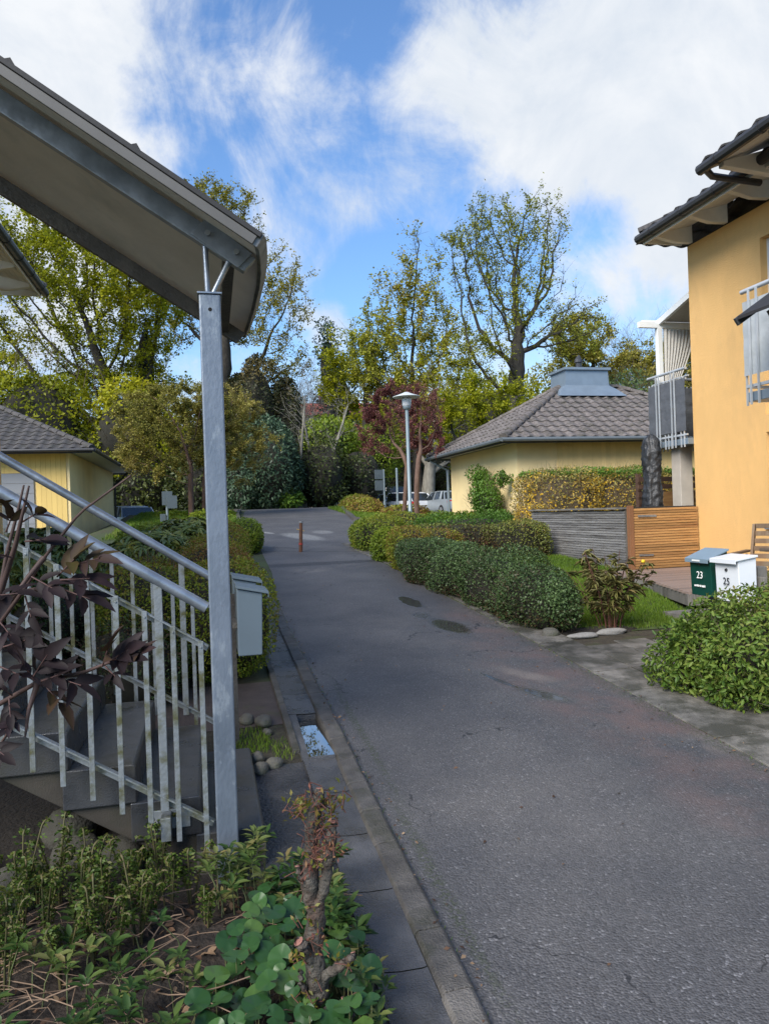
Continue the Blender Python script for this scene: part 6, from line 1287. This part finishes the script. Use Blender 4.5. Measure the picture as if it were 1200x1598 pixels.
# vein pattern for the round leaves
PZ = []; n = 0; tries = 0
while n < 190 and tries < 6000:
    tries += 1; y = rg.uniform(1.95, 2.95); xc = .10+.05*(y-2.3); x = rg.uniform(-.20, .46)
    if abs(x-.20)/.30+abs(y-2.35)/.62 > 1.05 or (x < .0 and y > 2.65): continue
    if any((x-p[0])**2+(y-p[1])**2 < .038**2 for p in PZ): continue
    PZ.append((x, y, soilz(x, y)+rg.uniform(.05, .15))); n += 1
P = np.array(PZ); Nn = np.stack([rg.normal(size=n)*.28, -.25+rg.normal(size=n)*.28, np.ones(n)], 1); D = rg.normal(size=(n, 3)); R_ = rg.uniform(.026, .048, n)
tag(kidney(P, Nn, D, R_, 'round_leaf_ground_cover', LM['asarum'], .5+rg.uniform(-.45, .45, n)), kind='stuff')
br = [(np.array([[p[0]+rg.normal()*.02, p[1]+rg.normal()*.02, soilz(p[0], p[1])-.01], [p[0], p[1]+.01, (p[2]+soilz(p[0], p[1]))/2], [p[0], p[1], p[2]]]), np.array([.002, .0016, .0016]), 3) for p in PZ]
tag(wood('ground_cover_stalks', br, mat('pale_green_stalk', (.16, .17, .07), .6, .2, 9), None, (4, 4, 4, 4)), kind='stuff')
# pachysandra rosettes
def rosettes(name, pts, lm, size, kk, asp, stalk, seed):
    rg = np.random.RandomState(seed); LP = []; LD = []; LN = []; LR = []; br = []
    for (x, y, h) in pts:
        z0 = float(soilz(x, y)); tx = rg.normal(size=2)*.03; top = np.array([x+tx[0], y+tx[1], z0+h]); br.append((np.array([[x, y, z0-.02], [x+tx[0]*.3, y+tx[1]*.3, z0+h*.5], top]), np.array([.003, .0025, .002]), 3)); r0 = rg.uniform(.1, .9)
        for lay, nn_, zz in ((0, kk, 0), (1, kk-2, .018)):
            a0 = rg.uniform(0, 6.3)
            for j in range(nn_):
                a = a0+j*2*pi/nn_+rg.uniform(-.25, .25); d = np.array([cos(a), sin(a), rg.uniform(.0, .55)+.35*lay]); LP.append(top+np.array([0, 0, zz])+d*.006); LD.append(d); LN.append(np.array([-cos(a)*.4, -sin(a)*.4, 1])+rg.normal(size=3)*.15); LR.append(r0+rg.uniform(-.2, .2)-.15*(1-lay))
    o = leaves(name, np.array(LP), np.array(LN), size, lm, None, aspect=asp, dirs=np.array(LD), six=True, rnd=np.array(LR), droop=.10, fold=.06); tag(o, kind='stuff')
    tag(wood(stalk, br, mat('green_stem', (.10, .12, .05), .6, .2, 9), None, (5, 5, 5, 4)), kind='stuff')
pts = []
def scatter(n, x0, x1, y0, y1, h0, h1, md=.05):
    out = []; tr = 0
    while len(out) < n and tr < 4000:
        tr += 1; x, y = rg.uniform(x0, x1), rg.uniform(y0, y1)
        if all((x-a)**2+(y-b)**2 > md*md for a, b, c in out): out.append((x, y, rg.uniform(h0, h1)))
    return out
pts = scatter(26, -.02, .22, 2.95, 3.22, .05, .20, .045)+scatter(46, .26, .46, 2.55, 3.1, .03, .17, .035)+scatter(16, .38, .50, 2.2, 2.7, .03, .12, .035)+scatter(26, -.55, -.05, 2.0, 2.75, .04, .16, .06)+scatter(46, -1.4, -.2, 2.2, 3.2, .05, .17, .07)+scatter(14, -.15, .1, 1.9, 2.2, .04, .1)
rosettes('pachysandra_ground_cover', pts, LM['pachy'], .052, 6, .42, 'pachysandra_stems', 6)
# fiddlehead ferns
def fern(x, y, nf, h, seed, lean=.12):
    rg = np.random.RandomState(seed); z0 = float(soilz(x, y)); t = thing('fern', 'young fern with curled fiddlehead fronds in the dark bed below the staircase', 'fern', (x, y, z0), 0, 'young ferns in the foreground bed'); br = []; LP = []; LD = []; LN = []
    for i in range(nf):
        a = rg.uniform(0, 6.28); o = np.array([cos(a), sin(a), 0]); hh = h*rg.uniform(.6, 1.1); k = np.linspace(0, 1, 12); sp = lean*rg.uniform(.3, 1.2)
        pts = np.array([x, y, z0-.02])+np.outer(k*hh, [0, 0, 1])+np.outer(k**1.7*sp*hh*2, o)+o*.015
        # curl
        d = pts[-1]-pts[-2]; d /= np.linalg.norm(d); up = d; c = []; rr = rg.uniform(.014, .024); side = o if rg.rand() < .8 else -o; p = pts[-1].copy(); th = 0
        ncr = rg.randint(6, 16)
        for j in range(ncr): th += .42; st = rr*.42*(1-j/24); p = p+(up*cos(th)+side*sin(th))*st; c.append(p.copy())
        al = np.concatenate([pts, np.array(c)]); rad = np.concatenate([np.linspace(.0042, .0034, 12), np.linspace(.0050, .0038, ncr)]); br.append((al, rad, 3))
        for j in range(5, len(al)-1):
            f = (j-5)/(len(al)-6); dd = al[j+1]-al[j]; dd /= np.linalg.norm(dd)+1e-9; sv = np.cross(dd, side); sv /= np.linalg.norm(sv)+1e-9; ln = (.035*(1-abs(f-.35)*1.0) if j < 12 else .014)
            for s in (-1, 1):
                for q in range(3 if j < 12 else 2):
                    b0 = al[j]+dd*rg.uniform(-.004, .004); b1 = b0+sv*s*ln*(q/3); LP.append(b1); LD.append(sv*s+dd*rg.uniform(.1, .9)*(1 if q % 2 else -.4)+rg.normal(size=3)*.2); LN.append(side*.8+rg.normal(size=3)*.4)
    wood('fronds', br, mat('fern_stem', (.07, .085, .022), .7, .3, 12, col2=(.10, .075, .03)), t, (5, 5, 5, 5)); leaves('leaflets', np.array(LP), np.array(LN), .017, LM['fern'], t, aspect=.5, dirs=np.array(LD), fold=.1)
for i, (px, py, nf, h) in enumerate([(15, 1500, 8, .34), (70, 1470, 5, .26), (125, 1450, 6, .33), (165, 1430, 7, .30), (205, 1400, 6, .25), (235, 1440, 5, .24), (100, 1530, 6, .22), (180, 1490, 5, .24), (265, 1420, 4, .22), (60, 1400, 4, .2), (-40, 1450, 6, .34), (140, 1400, 4, .24), (35, 1440, 7, .33), (90, 1400, 6, .30), (150, 1500, 6, .28), (215, 1465, 6, .28), (300, 1400, 4, .22), (250, 1370, 5, .26), (5, 1550, 6, .3), (320, 1450, 3, .18)]):
    r = ray(px, py); tt = (HC-.04)/(.067*r.y-r.z); fern(r.x*tt, r.y*tt, nf, h, 200+i)
# pruned stump
def stump():
    t = thing('pruned_shrub', 'hard-pruned knobbly shrub stem with fresh buds beside the gutter', 'shrub', (.285, 2.33, .16)); rg = np.random.RandomState(3)
    W = lambda px, py, d: np.array(at(px, py, d))
    L_ = [([(505, 1640, 2.33), (500, 1570, 2.33), (495, 1530, 2.32), (490, 1480, 2.32), (492, 1430, 2.31), (485, 1390, 2.3), (483, 1340, 2.29), (488, 1290, 2.28), (497, 1250, 2.27), (499, 1232, 2.27)], [.050, .042, .040, .033, .036, .034, .027, .026, .024, .014]),
          ([(492, 1430, 2.31), (505, 1390, 2.28), (512, 1350, 2.27), (515, 1330, 2.27), (518, 1300, 2.26), (520, 1285, 2.26)], [.024, .021, .020, .021, .019, .012]),
          ([(488, 1400, 2.31), (474, 1375, 2.28), (466, 1352, 2.28)], [.016, .012, .010]),
          ([(500, 1530, 2.32), (520, 1515, 2.28), (545, 1500, 2.25), (552, 1490, 2.25)], [.020, .016, .015, .010]),
          ([(492, 1500, 2.32), (475, 1485, 2.28), (466, 1470, 2.27)], [.024, .022, .020]),
          ([(498, 1575, 2.33), (520, 1575, 2.27), (535, 1560, 2.25)], [.020, .017, .012]), ([(490, 1570, 2.33), (472, 1540, 2.28), (468, 1515, 2.27)], [.014, .010, .008])]
    br = []
    for pts, rad in L_:
        p = np.array([W(*q) for q in pts]); n = len(p); tt = np.linspace(0, n-1, n*5); q = np.stack([np.interp(tt, range(n), p[:, k]) for k in range(3)], 1)+rg.normal(size=(n*5, 3))*.0035; r = .84*np.interp(tt, range(n), rad)*(1+.10*np.convolve(rg.normal(size=n*5), [.3, .4, .3], 'same')); br.append((q, np.abs(r), 0))
    wood('stem', br, mat('grey_brown_bark', (.040, .032, .026), .9, .35, 30, 1, 70, col2=(.13, .115, .095), dirt=(.09, .05, .035), dscale=12), t, (14,))
    for q, r, _ in br[:6]:
        d = unit((q[-1]-q[-3])[None])[0]; b = MB(); b.tube([q[-1], q[-1]+d*.0025], float(r[-1])*1.0, 12); b.build('cut_face', mat('cut_wood', (.28, .13, .10), .8, .2, 40), t)
    # buds, spurs and leaflets
    tw = []; LP = []; LD = []; LN = []; LP2 = []; LD2 = []; LN2 = []
    def cl(px, py, d, n, s, red):
        for _ in range(n):
            p = W(px+rg.normal()*s, py+rg.normal()*s*1.1, d+rg.normal()*.02); dd = rg.normal(size=3); dd[2] = abs(dd[2])*.8+.2; dd /= np.linalg.norm(dd)
            (LP2 if red else LP).append(p); (LD2 if red else LD).append(dd); (LN2 if red else LN).append(rg.normal(size=3))
            if rg.rand() < .25: tw.append((np.array([p-dd*.03, p, p+dd*.012]), np.array([.002, .0016, .001]), 3))
    cl(470, 1262, 2.27, 70, 10, 0); cl(518, 1255, 2.27, 90, 12, 0); cl(500, 1250, 2.26, 14, 12, 1); cl(478, 1245, 2.26, 10, 7, 1); cl(500, 1285, 2.25, 25, 8, 0); cl(508, 1310, 2.25, 34, 13, 1); cl(478, 1360, 2.27, 50, 9, 1); cl(495, 1345, 2.26, 16, 6, 0); cl(522, 1325, 2.25, 40, 9, 1); cl(490, 1440, 2.28, 25, 16, 0); cl(498, 1480, 2.28, 30, 12, 1); cl(470, 1500, 2.27, 30, 9, 0); cl(540, 1500, 2.25, 15, 8, 0); cl(485, 1560, 2.27, 30, 14, 0)
    for _ in range(60):
        p = W(500+rg.normal()*14, rg.uniform(1290, 1350), 2.26); dd = unit(rg.normal(size=(1, 3)))[0]; tw.append((np.array([p-dd*.02, p, p+dd*.02]), np.array([.0016, .0013, .0008]), 3))
    leaves('young_leaves', np.array(LP), np.array(LN), .020, leafmat('leaf_bud', [(.10, .09, .015), (.18, .19, .03), (.22, .13, .04)], trans=.3), t, aspect=.45, dirs=np.array(LD)); leaves('buds', np.array(LP2), np.array(LN2), .017, leafmat('bud_red', [(.10, .03, .025), (.22, .08, .05), (.28, .16, .08)], trans=.2), t, aspect=.35, dirs=np.array(LD2))
    wood('twigs', tw, m_redst, t)
stump()
# dark elder leaves at the left edge
def elder():
    t = thing('elder_shrub', 'dark purple-leaved shrub reaching in from the left edge over the stair railing', 'shrub', (-.95, 1.45, .1)); rg = np.random.RandomState(12)
    A = lambda q: np.array(at(*q)); S = [
        [(-120, 1500, 1.9), (-80, 1200, 1.85), (-20, 1000, 1.75), (35, 925, 1.7), (70, 870, 1.68), (125, 800, 1.66), (205, 742, 1.62)],
        [(-80, 1200, 1.85), (-20, 1110, 1.75), (60, 1064, 1.66), (130, 1050, 1.62), (165, 1036, 1.6), (205, 1020, 1.58)],
        [(-20, 1000, 1.75), (0, 930, 1.7), (12, 860, 1.7), (28, 800, 1.7), (38, 757, 1.7)], [(0, 930, 1.7), (25, 850, 1.66), (35, 805, 1.64), (46, 758, 1.64)],
        [(70, 870, 1.68), (45, 900, 1.66), (20, 935, 1.64), (0, 965, 1.64)], [(35, 925, 1.7), (80, 915, 1.66), (120, 900, 1.62)], [(60, 1064, 1.66), (45, 1110, 1.62), (40, 1150, 1.6)], [(-60, 1150, 1.85), (-10, 1180, 1.75), (15, 1140, 1.7)]]
    br = []
    for s in S:
        p = np.array([A(q) for q in s]); n = len(p); tt = np.linspace(0, n-1, n*4); q = np.stack([np.interp(tt, range(n), p[:, k]) for k in range(3)], 1); br.append((q, np.linspace(.007, .0022, n*4), 2))
    wood('branches', br, mat('elder_stem', (.045, .024, .022), .7, .25, 20, col2=(.07, .038, .032)), t, (8, 8, 8))
    V = []; F_ = []; R_ = []; pet = []
    def leaflet(p, d, nrm, L_, r, wd=.36):
        d = d/np.linalg.norm(d); nrm = nrm-d*nrm.dot(d); nrm /= np.linalg.norm(nrm); b = np.cross(nrm, d); K = 9; base = len(V); bend = rg.uniform(.0, .35); tw = rg.normal()*.15
        for k in range(K):
            f = k/(K-1); w_ = wd*L_*.5*(sin(pi*min(f**.75, 1))**.9)*(1+.06*(-1)**k); c = p+d*L_*f-nrm*bend*L_*f*f
            for s in (-1, 0, 1): V.append(c+b*s*w_+nrm*(abs(s)*w_*(.35+tw*s)))
            R_.extend([r-.12, r, r-.12])
        for k in range(K-1):
            a = base+k*3; F_.append((a, a+1, a+4, a+3)); F_.append((a+1, a+2, a+5, a+4))
    def pinnate(px, py, d, ang, L_px, tone, n=5, tilt=0.0):
        p = A((px, py, d)); q = A((px+cos(ang)*L_px, py-sin(ang)*L_px, d-.05+tilt)); ax = q-p; L_ = np.linalg.norm(ax); ax = ax/L_; view = p-np.array([0, 0, HC]); view /= np.linalg.norm(view)
        nrm = np.array([0, 0, 1.0])*.75-view*.55+rg.normal(size=3)*.35; side = np.cross(ax, nrm); side /= np.linalg.norm(side); pet.append((np.array([p, p+ax*L_*.3, p+ax*L_*.62]), np.array([.0022, .0018, .0012]), 3))
        leaflet(p+ax*L_*.50, ax+rg.normal(size=3)*.12, nrm+rg.normal(size=3)*.2, L_*.62, tone+rg.uniform(-.15, .15))
        for k, f in enumerate((.42, .2)[: (n-1)//2]):
            for s in (-1, 1): leaflet(p+ax*L_*f, ax*.75+side*s*.75+rg.normal(size=3)*.15, nrm+rg.normal(size=3)*.3, L_*(.55-.08*k), tone+rg.uniform(-.15, .2))
    LV_ = [(165, 1036, 1.6, .55, 85, .35, 5), (160, 1040, 1.58, 1.25, 80, .85, 5), (170, 1030, 1.58, 0.05, 75, .3, 5), (150, 1045, 1.6, 2.5, 80, .2, 5), (205, 1020, 1.58, .1, 42, .7, 3), (165, 1040, 1.6, -.8, 45, .15, 3),
          (95, 905, 1.62, .05, 95, .45, 5), (90, 900, 1.64, .8, 95, .8, 5), (60, 880, 1.66, 1.7, 70, .75, 5), (50, 900, 1.64, -.5, 80, .3, 5), (100, 920, 1.62, -.35, 90, .2, 5), (120, 880, 1.62, .25, 75, .75, 5), (40, 930, 1.64, -1.3, 70, .2, 5),
          (60, 835, 1.66, .25, 80, .65, 5), (35, 815, 1.66, .55, 60, .75, 3), (40, 845, 1.66, 0.1, 70, .3, 5), (20, 870, 1.66, 2.9, 60, .4, 5), (10, 830, 1.68, 1.2, 55, .8, 3), (0, 880, 1.66, .5, 70, .35, 5), (-10, 930, 1.64, .1, 80, .15, 5), (15, 800, 1.66, 2.2, 40, .85, 3),
          (60, 1065, 1.64, .35, 80, .2, 5), (50, 1060, 1.64, 1.0, 95, .3, 5), (40, 1075, 1.64, -.6, 90, .15, 5), (70, 1068, 1.62, -.9, 90, .75, 5), (20, 1085, 1.66, 2.6, 60, .2, 5), (55, 1062, 1.6, 2.2, 70, .35, 5), (90, 1058, 1.62, -.3, 80, .1, 5),
          (40, 1110, 1.6, -.2, 70, .25, 5), (40, 1130, 1.6, -1.3, 60, .2, 5), (30, 1120, 1.6, -2.4, 60, .3, 5), (5, 1010, 1.66, .3, 75, .1, 5), (0, 1040, 1.66, -.4, 80, .2, 5), (-10, 1100, 1.64, .2, 70, .2, 5), (0, 970, 1.66, -.9, 60, .25, 5), (10, 1150, 1.62, .1, 60, .2, 5), (-15, 1160, 1.62, -.7, 60, .2, 5), (15, 1090, 1.62, -1.5, 60, .15, 5)]
    LV = [a for i, a in enumerate(LV_) if i % 5 != 3 and not (a[1] > 1095 and i % 2)]
    for a in LV: pinnate(*a[:4], a[4]*.80, a[5]-.05, a[6])
    raw('leaves', np.array(V), F_, LM['elder'], t, np.clip(np.array(R_), 0, 1), smooth=True); wood('leaf_stalks', pet, mat('dark_leaf_stalk', (.06, .028, .026), .7, .2, 9), t, (5, 5, 5, 5))
elder()
